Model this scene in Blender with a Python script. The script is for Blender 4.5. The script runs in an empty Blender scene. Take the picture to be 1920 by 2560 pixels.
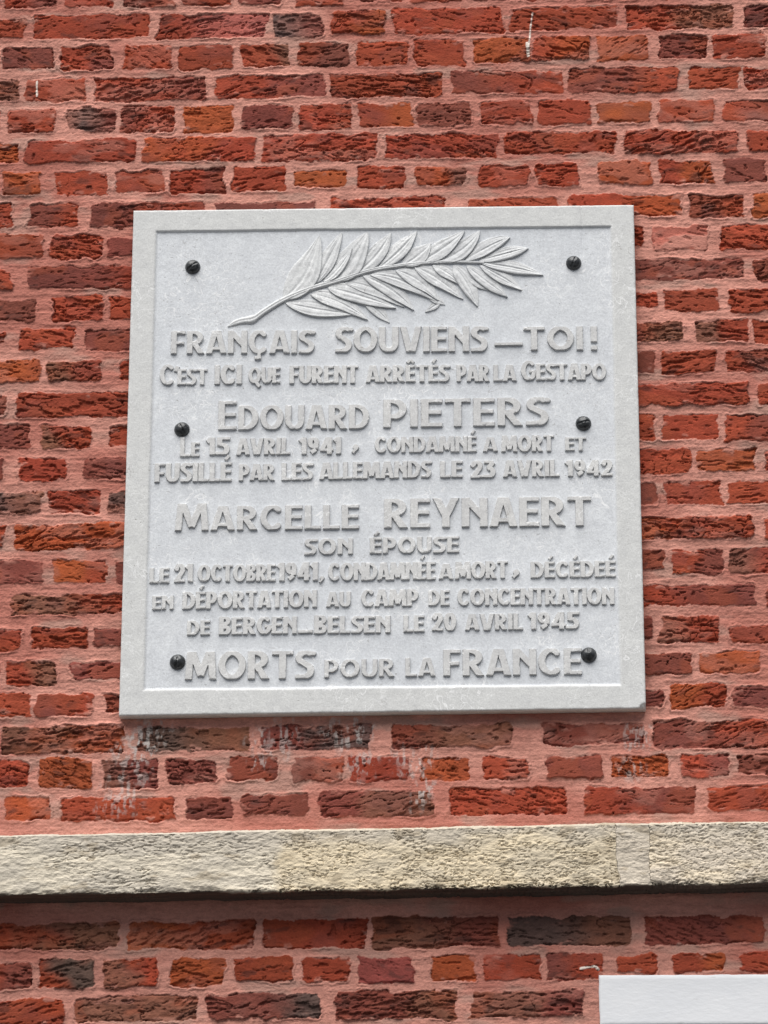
import bpy, math
import numpy as np
from mathutils import Matrix, Vector

# ------------------------------------------------------------------ camera, sky, sun, exposure
scene = bpy.context.scene
col = scene.collection
cam = bpy.data.cameras.new("camera"); cam_o = bpy.data.objects.new("camera", cam); col.objects.link(cam_o)
cam.sensor_fit = 'VERTICAL'; cam.sensor_height = 36.0; cam.lens = 112.5
cam.clip_start = 0.1; cam.clip_end = 500.0
_r = Vector((0.99921578, 0.03957353, 0.00132615)); _u = Vector((0.01141658, -0.32001072, 0.94734513)); _f = Vector((-0.03791417, 0.94658707, 0.32021156))
cam_o.matrix_world = Matrix(((_r.x, _u.x, -_f.x, 0.2383), (_r.y, _u.y, -_f.y, -5.8894), (_r.z, _u.z, -_f.z, 1.5998), (0, 0, 0, 1)))
scene.camera = cam_o

SUN_ELEV = math.radians(65); SUN_AZ = math.radians(-16)      # azimuth from the wall's normal, negative = from the left
world = bpy.data.worlds.new("World"); scene.world = world; world.use_nodes = True
wn = world.node_tree
for n in list(wn.nodes): wn.nodes.remove(n)
sky = wn.nodes.new("ShaderNodeTexSky"); sky.sky_type = 'NISHITA'; sky.sun_disc = False
sky.sun_elevation = SUN_ELEV; sky.sun_rotation = math.pi + SUN_AZ * -1.0
sky.air_density = 0.7; sky.dust_density = 0.6; sky.ozone_density = 0.6
bg = wn.nodes.new("ShaderNodeBackground"); bg.inputs['Strength'].default_value = 0.05
wo = wn.nodes.new("ShaderNodeOutputWorld")
hs = wn.nodes.new('ShaderNodeHueSaturation'); hs.inputs['Saturation'].default_value = 0.45      # thin cloud: a paler, greyer sky
wn.links.new(sky.outputs[0], hs.inputs['Color']); wn.links.new(hs.outputs[0], bg.inputs[0]); wn.links.new(bg.outputs[0], wo.inputs[0])
sun = bpy.data.lights.new("sun", 'SUN'); sun.energy = 5.0; sun.angle = math.radians(66); sun.color = (1.0, 0.965, 0.92)
sun_o = bpy.data.objects.new("sun", sun); col.objects.link(sun_o)
_d = Vector((math.sin(SUN_AZ) * math.cos(SUN_ELEV), -math.cos(SUN_AZ) * math.cos(SUN_ELEV), math.sin(SUN_ELEV)))
sun_o.rotation_euler = _d.to_track_quat('Z', 'Y').to_euler(); sun_o.location = _d * 20
vs = scene.view_settings
vs.view_transform = 'Standard'; vs.look = 'None'; vs.gamma = 1.0; vs.use_curve_mapping = False
vs.exposure = 0.42
scene.cycles.max_bounces = 6; scene.cycles.diffuse_bounces = 4
try: scene.cycles.use_denoising = True
except Exception: pass

# ------------------------------------------------------------------ measured layout, metres (x along the wall, z up)
# each course: (left, right, bottom, top, colour)
ROWS = [
 [(-0.7828, -0.6748, 4.7025, 4.7542, 'R>D'), (-0.6615, -0.5611, 4.7011, 4.7519, 'R'), (-0.537, -0.4351, 4.6978, 4.7494, 'D'), (-0.4144, -0.3151, 4.6991, 4.747, 'R'), (-0.2978, -0.2135, 4.6997, 4.7448, 'D'), (-0.1805, -0.0831, 4.6936, 4.7461, 'R'), (-0.0485, 0.0338, 4.7022, 4.7436, 'R'), (0.0552, 0.1597, 4.6972, 4.7413, 'R'), (0.1786, 0.2722, 4.6986, 4.7427, 'D'), (0.2969, 0.3953, 4.6999, 4.7421, 'R'), (0.4199, 0.5181, 4.6975, 4.7415, 'R'), (0.5427, 0.6408, 4.697, 4.7391, 'O'), (0.6654, 0.7633, 4.6964, 4.7385, 'R')],
 [(-0.915, -0.7408, 4.6319, 4.6732, 'R'), (-0.7187, -0.4813, 4.6285, 4.6789, 'R'), (-0.4623, -0.2422, 4.6238, 4.6759, 'R>P'), (-0.2258, -0.1271, 4.6223, 4.6734, 'K>D'), (-0.1074, 0.001, 4.6291, 4.6793, 'R>O'), (0.0199, 0.2428, 4.6256, 4.6821, 'R'), (0.2608, 0.4758, 4.6311, 4.6775, 'R'), (0.4962, 0.7129, 4.6275, 4.6775, 'R>B'), (0.7382, 0.9477, 4.6284, 4.6729, 'D')],
 [(-0.8953, -0.7978, 4.562, 4.6085, 'R'), (-0.7797, -0.6781, 4.5617, 4.6081, 'D'), (-0.6616, -0.5586, 4.5576, 4.6077, 'R>D'), (-0.5323, -0.4352, 4.5571, 4.6071, 'R'), (-0.4187, -0.3102, 4.5522, 4.6067, 'R'), (-0.2906, -0.193, 4.5572, 4.6071, 'R>B'), (-0.1741, -0.0709, 4.5559, 4.6076, 'R>D'), (-0.0529, 0.0461, 4.5546, 4.6063, 'R'), (0.0681, 0.1645, 4.5524, 4.6077, 'R'), (0.185, 0.2959, 4.5582, 4.6098, 'O'), (0.309, 0.4197, 4.5595, 4.6093, 'R>O'), (0.436, 0.5377, 4.5573, 4.6115, 'O'), (0.5613, 0.6563, 4.5595, 4.6092, 'D'), (0.671, 0.7747, 4.5601, 4.6089, 'R')],
 [(-0.9168, -0.748, 4.4893, 4.5382, 'B'), (-0.7307, -0.6106, 4.4864, 4.5334, 'R'), (-0.5894, -0.3663, 4.4838, 4.5344, 'R>D'), (-0.3427, -0.1212, 4.4875, 4.5344, 'R>D'), (-0.1057, 0.1193, 4.485, 4.5336, 'R'), (0.1389, 0.3607, 4.4878, 4.5364, 'D>R'), (0.3778, 0.5958, 4.4853, 4.5392, 'D>R'), (0.6234, 0.7196, 4.4891, 4.5358, 'R'), (0.7357, 0.9495, 4.486, 4.5326, 'R')],
 [(-0.8765, -0.7845, 4.4165, 4.465, 'R'), (-0.7641, -0.669, 4.4145, 4.4648, 'R'), (-0.6454, -0.548, 4.4195, 4.4671, 'K>D'), (-0.5317, -0.4271, 4.413, 4.4704, 'D>R'), (-0.4059, -0.3063, 4.4117, 4.4682, 'O'), (-0.286, -0.1874, 4.4168, 4.4661, 'D'), (-0.1695, -0.067, 4.4138, 4.4675, 'R'), (-0.0491, 0.0549, 4.4171, 4.4662, 'R>O'), (0.0719, 0.1741, 4.4194, 4.4659, 'D'), (0.2009, 0.2997, 4.419, 4.4663, 'R'), (0.3167, 0.4186, 4.4151, 4.4669, 'R'), (0.4348, 0.5413, 4.4174, 4.4611, 'O'), (0.5584, 0.6648, 4.4161, 4.4643, 'R'), (0.6898, 0.7936, 4.4183, 4.461, 'R>D')],
 [(-0.9511, -0.7433, 4.3507, 4.3908, 'O'), (-0.7272, -0.5036, 4.3485, 4.3966, 'R'), (-0.4874, -0.2613, 4.3471, 4.3969, 'O>R'), (-0.2427, -0.0132, 4.3446, 4.4015, 'R'), (0.0054, 0.2293, 4.3466, 4.3963, 'R'), (0.248, 0.4664, 4.3523, 4.3975, 'R'), (0.4882, 0.7124, 4.3481, 4.3968, 'R'), (0.735, 0.9513, 4.3501, 4.3943, 'R')],
 [(-0.8785, -0.7888, 4.2804, 4.3247, 'R'), (-0.7685, -0.6936, 4.2804, 4.3247, 'O'), (-0.6626, -0.5594, 4.2749, 4.3254, 'R'), (-0.5409, -0.4459, 4.2818, 4.326, 'R'), (-0.4297, -0.3218, 4.2754, 4.3285, 'R>D'), (-0.3017, -0.1997, 4.2795, 4.3299, 'R'), (-0.1811, -0.076, 4.2863, 4.3199, 'O'), (-0.0518, 0.0418, 4.2807, 4.3284, 'R'), (0.0652, 0.1643, 4.2849, 4.3263, 'O>B'), (0.1925, 0.2906, 4.2801, 4.3259, 'R'), (0.3099, 0.3927, 4.2818, 4.3267, 'R'), (0.4321, 0.538, 4.2813, 4.3306, 'O'), (0.5564, 0.6597, 4.281, 4.3303, 'R>O'), (0.6855, 0.7686, 4.2826, 4.3327, 'D')],
 [(-0.8469, -0.751, 4.2076, 4.256, 'R'), (-0.7121, -0.6148, 4.2072, 4.2538, 'D>R'), (-0.5914, -0.3649, 4.2033, 4.2534, 'D>R'), (-0.3343, -0.1352, 4.2038, 4.2511, 'D'), (-0.1055, 0.1221, 4.206, 4.2585, 'R'), (0.1718, 0.3465, 4.2063, 4.2544, 'R'), (0.3754, 0.5968, 4.2139, 4.255, 'R>O'), (0.6151, 0.7204, 4.2075, 4.2537, 'D>R'), (0.7403, 0.8414, 4.2064, 4.2517, 'O')],
 [(-0.9006, -0.6845, 4.1393, 4.1883, 'R'), (-0.6676, -0.5675, 4.1366, 4.1872, 'R'), (-0.5529, -0.4481, 4.14, 4.1801, 'D')],
 [(-0.8892, -0.7456, 4.0737, 4.1101, 'R'), (-0.7104, -0.4465, 4.0709, 4.1186, 'D>R')],
 [(-0.8137, -0.6973, 4.0037, 4.0468, 'D'), (-0.6573, -0.561, 4.0024, 4.0524, 'R'), (-0.5427, -0.445, 4.005, 4.0489, 'R')],
 [(-0.9074, -0.7527, 3.9551, 3.9765, 'R'), (-0.7231, -0.6159, 3.9425, 3.9845, 'R'), (-0.5894, -0.4433, 3.9378, 3.9805, 'D')],
 [(-0.7922, -0.6797, 3.8711, 3.9171, 'O'), (-0.6662, -0.5618, 3.872, 3.9136, 'B>R'), (-0.5213, -0.4259, 3.8734, 3.9116, 'R')],
 [(-0.9006, -0.7494, 3.8039, 3.8402, 'D'), (-0.7202, -0.4401, 3.7989, 3.8487, 'R')],
 [(-0.8023, -0.6977, 3.7324, 3.7802, 'D'), (-0.67, -0.5759, 3.7324, 3.7768, 'B>R'), (-0.5357, -0.4385, 3.7373, 3.7767, 'R')],
 [(-0.8944, -0.7489, 3.6699, 3.7099, 'D'), (-0.7142, -0.6219, 3.6663, 3.7105, 'R'), (-0.5865, -0.4369, 3.6677, 3.7101, 'D')],
 [(-0.7729, -0.6683, 3.5983, 3.6397, 'K>B'), (-0.6518, -0.5536, 3.5952, 3.6407, 'R'), (-0.5356, -0.4901, 3.5999, 3.6379, 'K')],
 [(-0.9348, -0.7402, 3.5282, 3.5692, 'R'), (-0.7152, -0.4491, 3.5236, 3.5728, 'O')],
 [(-0.7592, -0.6593, 3.4533, 3.4981, 'D'), (-0.6391, -0.5362, 3.4552, 3.4992, 'O>R'), (-0.5175, -0.4163, 3.4547, 3.4978, 'D')],
 [(-0.928, -0.7472, 3.3931, 3.4287, 'R'), (-0.7177, -0.4458, 3.392, 3.4284, 'B>R')],
 [(-0.8002, -0.697, 3.3206, 3.3583, 'R'), (-0.6763, -0.5717, 3.3233, 3.3635, 'R'), (-0.5524, -0.4441, 3.3244, 3.3605, 'D')],
 [(-0.8514, -0.7431, 3.2516, 3.2931, 'R'), (-0.7185, -0.6281, 3.2519, 3.295, 'R>B'), (-0.5959, -0.4425, 3.2624, 3.2927, 'D')],
 [(-0.7792, -0.6775, 3.189, 3.231, 'R'), (-0.6621, -0.556, 3.1879, 3.2299, 'D>R'), (-0.5315, -0.4409, 3.1947, 3.2287, 'D')],
 [(0.4173, 0.5177, 4.1438, 4.1872, 'R'), (0.5415, 0.6441, 4.1367, 4.1861, 'P'), (0.6735, 0.7831, 4.1363, 4.1856, 'R')],
 [(0.4318, 0.7156, 4.074, 4.1145, 'D'), (0.7378, 0.9305, 4.0675, 4.1121, 'D')],
 [(0.4305, 0.542, 4.0145, 4.0427, 'R'), (0.5571, 0.6621, 4.0067, 4.0503, 'R'), (0.6873, 0.7858, 4.0005, 4.0483, 'R')],
 [(0.4291, 0.5922, 3.9426, 3.98, 'R>B'), (0.6167, 0.7189, 3.9378, 3.9819, 'B>R'), (0.7323, 0.8305, 3.9361, 3.9828, 'R')],
 [(0.4278, 0.533, 3.8737, 3.9159, 'D'), (0.5519, 0.6531, 3.8728, 3.9175, 'R'), (0.6775, 0.7887, 3.8752, 3.9173, 'R>D')],
 [(0.4264, 0.715, 3.8052, 3.8488, 'R'), (0.7354, 0.9341, 3.8034, 3.8494, 'R')],
 [(0.4407, 0.5296, 3.7347, 3.7847, 'R'), (0.5484, 0.6536, 3.7357, 3.7856, 'R'), (0.6698, 0.7756, 3.7299, 3.7831, 'R>D')],
 [(0.4703, 0.5978, 3.6662, 3.7158, 'R'), (0.6141, 0.725, 3.6686, 3.7132, 'O'), (0.7459, 0.8581, 3.6686, 3.7057, 'R')],
 [(0.4378, 0.5323, 3.5977, 3.6462, 'D'), (0.5486, 0.6554, 3.6012, 3.6464, 'R'), (0.6693, 0.7782, 3.6022, 3.6432, 'R')],
 [(0.444, 0.7131, 3.5297, 3.5737, 'O>R'), (0.7385, 0.9445, 3.5283, 3.5722, 'R')],
 [(0.4426, 0.5411, 3.4691, 3.5079, 'D'), (0.5595, 0.6547, 3.4597, 3.5082, 'R>D'), (0.6701, 0.7729, 3.46, 3.5085, 'B>R')],
 [(0.4411, 0.7152, 3.3965, 3.4366, 'R>D'), (0.7382, 0.9457, 3.3944, 3.4345, 'R')],
 [(0.4321, 0.5169, 3.332, 3.3719, 'D'), (0.5336, 0.6427, 3.3221, 3.3731, 'B>R'), (0.6622, 0.7672, 3.3224, 3.3518, 'R')],
 [(0.461, 0.5888, 3.2608, 3.3005, 'D'), (0.6049, 0.718, 3.2627, 3.3007, 'O'), (0.7423, 0.856, 3.2613, 3.3008, 'R')],
 [(0.4443, 0.5315, 3.1958, 3.2265, 'D'), (0.5483, 0.6505, 3.1924, 3.238, 'O>R'), (0.6679, 0.7624, 3.1952, 3.2321, 'D')],
 [(-0.7264, -0.4965, 3.1155, 3.1674, 'B>O'), (-0.4659, -0.2543, 3.1188, 3.1604, 'K>B'), (-0.2292, -0.0236, 3.1191, 3.1638, 'D>K'), (0.0197, 0.2429, 3.1199, 3.1638, 'D>B'), (0.3051, 0.4957, 3.1238, 3.1629, 'D'), (0.5123, 0.7408, 3.1155, 3.1678, 'D>R')],
 [(-0.7734, -0.6717, 3.0516, 3.0985, 'R'), (-0.6527, -0.5542, 3.0491, 3.1029, 'O'), (-0.529, -0.4276, 3.0472, 3.0987, 'B>D'), (-0.4071, -0.3158, 3.054, 3.0993, 'D'), (-0.293, -0.2018, 3.0593, 3.1037, 'D'), (-0.1676, -0.075, 3.0567, 3.1026, 'D>R'), (-0.0621, 0.0485, 3.0557, 3.1016, 'R'), (0.0773, 0.1605, 3.0578, 3.0974, 'O'), (0.1938, 0.2739, 3.0591, 3.0972, 'R'), (0.3132, 0.415, 3.058, 3.1007, 'D'), (0.4339, 0.5378, 3.0593, 3.0996, 'O'), (0.5657, 0.6536, 3.0583, 3.1009, 'R>D'), (0.671, 0.7649, 3.0651, 3.0999, 'D')],
 [(-0.8201, -0.7362, 2.9876, 3.0264, 'R'), (-0.7157, -0.6297, 2.9868, 3.0279, 'O'), (-0.6091, -0.3933, 2.9839, 3.0265, 'R'), (-0.3698, -0.2841, 2.9848, 3.0243, 'D'), (-0.2653, -0.1427, 2.9923, 3.0294, 'D'), (-0.1162, 0.0937, 2.9877, 3.034, 'D>B'), (0.1292, 0.3452, 2.988, 3.0382, 'R'), (0.3814, 0.5885, 2.9899, 3.0376, 'R>D'), (0.6126, 0.8147, 2.9957, 3.0373, 'R')],
 [(-0.7903, -0.495, 2.7385, 2.7845, 'R>B'), (-0.4718, -0.2398, 2.7374, 2.7887, 'O>R'), (-0.2204, -0.0323, 2.7375, 2.7902, 'R'), (-0.0166, 0.2156, 2.7375, 2.7924, 'B>D'), (0.2349, 0.4605, 2.7405, 2.7923, 'K>B'), (0.4879, 0.7083, 2.7419, 2.7914, 'D')],
 [(-0.757, -0.6537, 2.6645, 2.711, 'R>D'), (-0.6396, -0.5349, 2.6653, 2.7178, 'R>K'), (-0.5177, -0.4191, 2.6647, 2.7186, 'B>R'), (-0.3923, -0.2939, 2.6692, 2.7186, 'O'), (-0.2731, -0.1666, 2.6766, 2.72, 'R'), (-0.145, -0.0632, 2.6722, 2.7178, 'R'), (-0.0425, 0.0578, 2.6723, 2.7194, 'r'), (0.0926, 0.1712, 2.6761, 2.7209, 'O'), (0.1912, 0.2941, 2.6769, 2.7202, 'R'), (0.3067, 0.4087, 2.6762, 2.7232, 'D>R'), (0.4376, 0.5041, 2.6882, 2.7202, 'R'), (0.5417, 0.6302, 2.6882, 2.7203, 'R>O'), (0.6604, 0.7649, 2.6875, 2.7232, 'R')],
 [(-0.8139, -0.5923, 2.5975, 2.6421, 'R'), (-0.5679, -0.344, 2.6036, 2.6482, 'B'), (-0.3247, -0.1162, 2.6075, 2.6513, 'D>K'), (-0.0837, 0.1367, 2.6039, 2.6544, 'D>B'), (0.1663, 0.369, 2.6085, 2.653, 'B>D')],
]
WORDS = [
 (0, 'FRANÇAIS', -0.4186, -0.1345, 3.919, 3.9166, 0.0485, 1),
 (0, 'SOUVIENS', -0.0934, 0.2069, 3.9178, 3.9152, 0.0534, 1),
 (0, '-', 0.2204, 0.2762, 3.9276, 3.9277, 0.0055, 0),
 (0, 'TOI', 0.2777, 0.3955, 3.9167, 3.9158, 0.0496, 1),
 (0, '!', 0.4096, 0.4229, 3.9156, 3.9154, 0.05, 1),
 (1, "C'EST", -0.4392, -0.3452, 3.8534, 3.8529, 0.0341, 1.28),
 (1, 'ICI', -0.331, -0.2774, 3.8535, 3.8536, 0.0409, 1),
 (1, 'QUE', -0.264, -0.2009, 3.8543, 3.8543, 0.0341, 1),
 (1, 'FURENT', -0.1828, -0.0474, 3.8532, 3.8521, 0.0375, 1),
 (1, 'ARRÊTÉS', -0.0324, 0.1318, 3.8536, 3.853, 0.0354, 1),
 (1, 'PAR', 0.1459, 0.2102, 3.8528, 3.8519, 0.0354, 1),
 (1, 'LA', 0.2181, 0.2627, 3.8527, 3.852, 0.0345, 1),
 (1, 'GESTAPO', 0.2722, 0.4389, 3.8536, 3.8521, 0.0349, 1.18),
 (2, 'EDOUARD', -0.3222, -0.0259, 3.7579, 3.7565, 0.0505, 1.2),
 (2, 'PIETERS', 0.0007, 0.3256, 3.7586, 3.7593, 0.0585, 1),
 (3, 'LE', -0.3957, -0.3573, 3.7031, 3.7034, 0.0296, 1.35),
 (3, '15', -0.3432, -0.2978, 3.7057, 3.706, 0.0371, 1),
 (3, 'AVRIL', -0.2852, -0.1796, 3.705, 3.7053, 0.0349, 1),
 (3, '1941', -0.1616, -0.0804, 3.7051, 3.7049, 0.0352, 1),
 (3, ',', -0.0616, -0.0452, 3.7054, 3.7061, 0.0178, 0),
 (3, 'CONDAMNÉ', -0.0148, 0.184, 3.7065, 3.7056, 0.0331, 1),
 (3, 'A', 0.1956, 0.2252, 3.7063, 3.7059, 0.0298, 1),
 (3, 'MORT', 0.2322, 0.3348, 3.705, 3.7053, 0.034, 1),
 (3, 'ET', 0.3558, 0.397, 3.7059, 3.7053, 0.0281, 1),
 (4, 'FUSILLÉ', -0.4446, -0.2937, 3.6508, 3.6514, 0.0392, 1),
 (4, 'PAR', -0.2797, -0.2095, 3.652, 3.652, 0.0343, 1),
 (4, 'LES', -0.1962, -0.1354, 3.6518, 3.6519, 0.0358, 1),
 (4, 'ALLEMANDS', -0.1222, 0.095, 3.6525, 3.6539, 0.0351, 1),
 (4, 'LE', 0.1121, 0.1564, 3.6537, 3.654, 0.0341, 1),
 (4, '23', 0.1711, 0.2216, 3.6521, 3.6523, 0.0351, 1),
 (4, 'AVRIL', 0.2348, 0.3441, 3.653, 3.6533, 0.0345, 1),
 (4, '1942', 0.3565, 0.4471, 3.6531, 3.6528, 0.0334, 1),
 (5, 'MARCELLE', -0.4032, -0.0447, 3.5509, 3.5508, 0.0494, 1.12),
 (5, 'REYNAERT', 0.0033, 0.4041, 3.5518, 3.552, 0.0596, 1),
 (6, 'SON', -0.1511, -0.056, 3.4991, 3.4997, 0.0325, 1),
 (6, 'ÉPOUSE', -0.0244, 0.1484, 3.5001, 3.5006, 0.0328, 1),
 (7, 'LE', -0.4496, -0.4109, 3.445, 3.4454, 0.0312, 1),
 (7, '21', -0.4017, -0.3653, 3.4461, 3.4465, 0.0376, 1),
 (7, 'OCTOBRE', -0.356, -0.2054, 3.4464, 3.4463, 0.0349, 1),
 (7, '1941', -0.2015, -0.1236, 3.4463, 3.447, 0.0373, 1),
 (7, ',', -0.1228, -0.1113, 3.4414, 3.4421, 0.0141, 0),
 (7, 'CONDAMNÉE', -0.1036, 0.1027, 3.446, 3.4461, 0.036, 1),
 (7, 'A', 0.1089, 0.1366, 3.4469, 3.4466, 0.0307, 1),
 (7, 'MORT', 0.1404, 0.2418, 3.4465, 3.4478, 0.0352, 1),
 (7, ',', 0.2479, 0.2648, 3.4469, 3.4476, 0.0158, 0),
 (7, 'DÉCÉDEÉ', 0.2855, 0.4488, 3.4473, 3.4479, 0.0327, 1),
 (8, 'EN', -0.4429, -0.4012, 3.3917, 3.3921, 0.0278, 1),
 (8, 'DÉPORTATION', -0.3843, -0.1255, 3.3919, 3.3932, 0.035, 1),
 (8, 'AU', -0.1071, -0.0602, 3.393, 3.3933, 0.0309, 1),
 (8, 'CAMP', -0.0402, 0.0696, 3.393, 3.3935, 0.0345, 1),
 (8, 'DE', 0.0887, 0.1294, 3.3941, 3.3936, 0.0312, 1),
 (8, 'CONCENTRATION', 0.1447, 0.4445, 3.3935, 3.3926, 0.0341, 1),
 (9, 'DE', -0.3747, -0.3301, 3.3397, 3.3401, 0.0292, 1),
 (9, 'BERGEN', -0.3132, -0.1634, 3.3399, 3.3407, 0.0348, 1.04),
 (9, '-', -0.1612, -0.1328, 3.3423, 3.342, 0.0056, 0),
 (9, 'BELSEN', -0.1305, 0.0159, 3.3404, 3.3405, 0.0344, 1.06),
 (9, 'LE', 0.0411, 0.0809, 3.3418, 3.3422, 0.0331, 1),
 (9, '20', 0.0955, 0.1421, 3.3436, 3.3439, 0.0356, 1),
 (9, 'AVRIL', 0.1589, 0.2697, 3.3438, 3.3442, 0.0327, 1),
 (9, '1945', 0.2803, 0.3772, 3.3441, 3.3447, 0.0343, 1),
 (10, 'MORTS', -0.3766, -0.129, 3.2515, 3.2514, 0.0551, 1),
 (10, 'POUR', -0.1106, 0.0243, 3.2528, 3.2539, 0.0353, 1),
 (10, 'LA', 0.0441, 0.102, 3.2537, 3.2539, 0.0368, 1),
 (10, 'FRANCE', 0.1165, 0.3801, 3.2538, 3.2543, 0.0522, 1),
]
LEAVES = [
 ((-0.0754, 4.0677), (-0.0133, 4.053), (0.0423, 4.0128), 0.0146, 0.0026),
 ((-0.0411, 4.038), (-0.0132, 4.0102), (0.0138, 3.98), 0.0105, 0.0022),
 ((0.1655, 4.0778), (0.1899, 4.0637), (0.2128, 4.0445), 0.0089, 0.0022),
 ((0.0899, 4.0343), (0.1073, 4.0272), (0.1239, 4.0167), 0.0065, 0.002),
 ((0.1152, 4.0254), (0.1009, 4.0136), (0.0842, 4.0019), 0.0057, 0.002),
 ((-0.1927, 4.0249), (-0.1235, 4.0102), (-0.056, 3.9998), 0.0138, 0.0036),
 ((-0.1428, 4.0421), (-0.0887, 4.0267), (-0.0298, 3.9866), 0.0138, 0.0039),
 ((-0.1087, 4.0562), (-0.0506, 4.0407), (0.0264, 4.0105), 0.0154, 0.0042),
 ((-0.0396, 4.0809), (0.0145, 4.0526), (0.0621, 4.0057), 0.0138, 0.0036),
 ((-0.0245, 4.0824), (0.0391, 4.0686), (0.1041, 4.0247), 0.0129, 0.004),
 ((0.0256, 4.0911), (0.0717, 4.0689), (0.1104, 4.0255), 0.0138, 0.0042),
 ((0.063, 4.0983), (0.1098, 4.0718), (0.1596, 4.0281), 0.0138, 0.0036),
 ((0.0988, 4.1012), (0.1298, 4.0835), (0.1558, 4.059), 0.0105, 0.0038),
 ((0.1402, 4.1006), (0.1661, 4.0632), (0.1879, 4.0115), 0.0138, 0.0044),
 ((0.1672, 4.1001), (0.2058, 4.066), (0.2475, 4.0311), 0.0113, 0.0038),
 ((0.1934, 4.0997), (0.236, 4.075), (0.2753, 4.0452), 0.0113, 0.0038),
 ((-0.1976, 4.0352), (-0.1552, 4.0862), (-0.1263, 4.1696), 0.0235, 0.0036),
 ((-0.1327, 4.0669), (-0.1076, 4.1208), (-0.0815, 4.175), 0.0138, 0.0032),
 ((-0.0945, 4.0715), (-0.0629, 4.1141), (-0.0303, 4.1759), 0.0235, 0.0038),
 ((-0.1184, 4.0684), (-0.0883, 4.0972), (-0.0614, 4.1417), 0.0089, 0.0046),
 ((-0.0548, 4.0863), (-0.015, 4.1237), (0.016, 4.1734), 0.0154, 0.0036),
 ((-0.0094, 4.0968), (0.032, 4.1333), (0.0679, 4.1761), 0.0138, 0.0036),
 ((0.0384, 4.103), (0.0702, 4.1224), (0.0958, 4.1496), 0.0154, 0.0036),
 ((0.071, 4.1077), (0.1189, 4.1371), (0.1629, 4.1754), 0.0146, 0.0036),
 ((0.1124, 4.1105), (0.1587, 4.1357), (0.1932, 4.1749), 0.0154, 0.0036),
 ((0.1641, 4.1105), (0.2113, 4.1409), (0.2537, 4.1592), 0.0129, 0.0036),
 ((0.1919, 4.1092), (0.2445, 4.1248), (0.29, 4.1353), 0.0113, 0.0036),
 ((0.1958, 4.1049), (0.2529, 4.0954), (0.3185, 4.0771), 0.0113, 0.0038),
]
STEM = [(-0.3065, 3.9761), (-0.2907, 3.9844), (-0.2765, 3.9885), (-0.2598, 3.99), (-0.2354, 4.0067), (-0.2063, 4.0259), (-0.1532, 4.0509), (-0.0865, 4.0713), (-0.0261, 4.0911), (0.0344, 4.1013), (0.1044, 4.1071), (0.1617, 4.1071), (0.2014, 4.1048)]
BOLTS = [(-0.3791, 4.1052), (-0.3932, 3.7605), (-0.3914, 3.2868), (0.3792, 4.102), (0.3923, 3.7626), (0.3938, 3.2928)]
RECESS = [(-0.453, 4.1827), (0.4541, 4.179), (0.4521, 3.2338), (-0.4538, 3.2323)]
SLAB = [(-0.5006, 4.2288), (0.501, 4.2249), (0.4996, 3.186), (-0.5009, 3.1809)]
BLOOM = [(-0.4433, 3.1533, 0.042801556420233464), (-0.4603, 3.1315, 0.0311284046692607), (-0.1912, 3.1463, 0.04669260700389105), (-0.0389, 3.1512, 0.0311284046692607), (-0.0731, 3.1578, 0.04669260700389105), (-0.2405, 3.1334, 0.023346303501945526), (0.0486, 3.0918, 0.03501945525291829), (0.0804, 3.0993, 0.027237354085603113), (-0.0424, 3.0926, 0.03501945525291829), (0.0726, 3.0179, 0.0311284046692607), (-0.4971, 3.0241, 0.04669260700389105), (0.4841, 3.1324, 0.03501945525291829), (0.4678, 3.0804, 0.0311284046692607), (-0.4762, 3.0964, 0.04669260700389105), (0.0787, 3.0488, 0.027237354085603113), (-0.2324, 3.0942, 0.023346303501945526)]
PAINT = [[(0.3052, 4.666), (0.3016, 4.6405), (0.2987, 4.6106), (0.295, 4.5771)], [(-0.7092, 4.5305), (-0.7094, 4.5142), (-0.7088, 4.4979)], [(0.368, 2.6955), (0.3799, 2.6984), (0.3947, 2.6998), (0.4005, 2.6938)], [(0.2936, 4.597), (0.2957, 4.5698)]]
# ------------------------------------------------------------------ helpers
def lin(c):
    c = np.asarray(c, dtype=np.float64) / 255.0
    return np.where(c <= 0.04045, c / 12.92, ((c + 0.055) / 1.055) ** 2.4).astype(np.float32)

_tabs = {}
def vnoise(x, y, seed):
    if seed not in _tabs:
        _tabs[seed] = (np.random.RandomState(seed).rand(256, 256) * 2 - 1).astype(np.float32)
    T = _tabs[seed]
    xf = np.floor(x); yf = np.floor(y)
    fx = (x - xf).astype(np.float32); fy = (y - yf).astype(np.float32)
    xi = xf.astype(np.int64) & 255; yi = yf.astype(np.int64) & 255
    x1 = (xi + 1) & 255; y1 = (yi + 1) & 255
    fx = fx * fx * fx * (fx * (fx * 6 - 15) + 10); fy = fy * fy * fy * (fy * (fy * 6 - 15) + 10)
    a = T[xi, yi]; b = T[x1, yi]; c = T[xi, y1]; d = T[x1, y1]
    ab = a + (b - a) * fx
    return ab + ((c + (d - c) * fx) - ab) * fy

def fbm(x, y, octv, seed, gain=0.5):
    s = 0.0; a = 1.0; t = 0.0
    for k in range(octv):
        f = 2.03 ** k
        s = s + a * vnoise(x * f + 17.3 * k, y * f + 9.1 * k, seed + k); t += a; a *= gain
    return s / t

def sstep(e0, e1, x):
    t = np.clip((x - e0) / (e1 - e0), 0, 1); return t * t * (3 - 2 * t)

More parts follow.
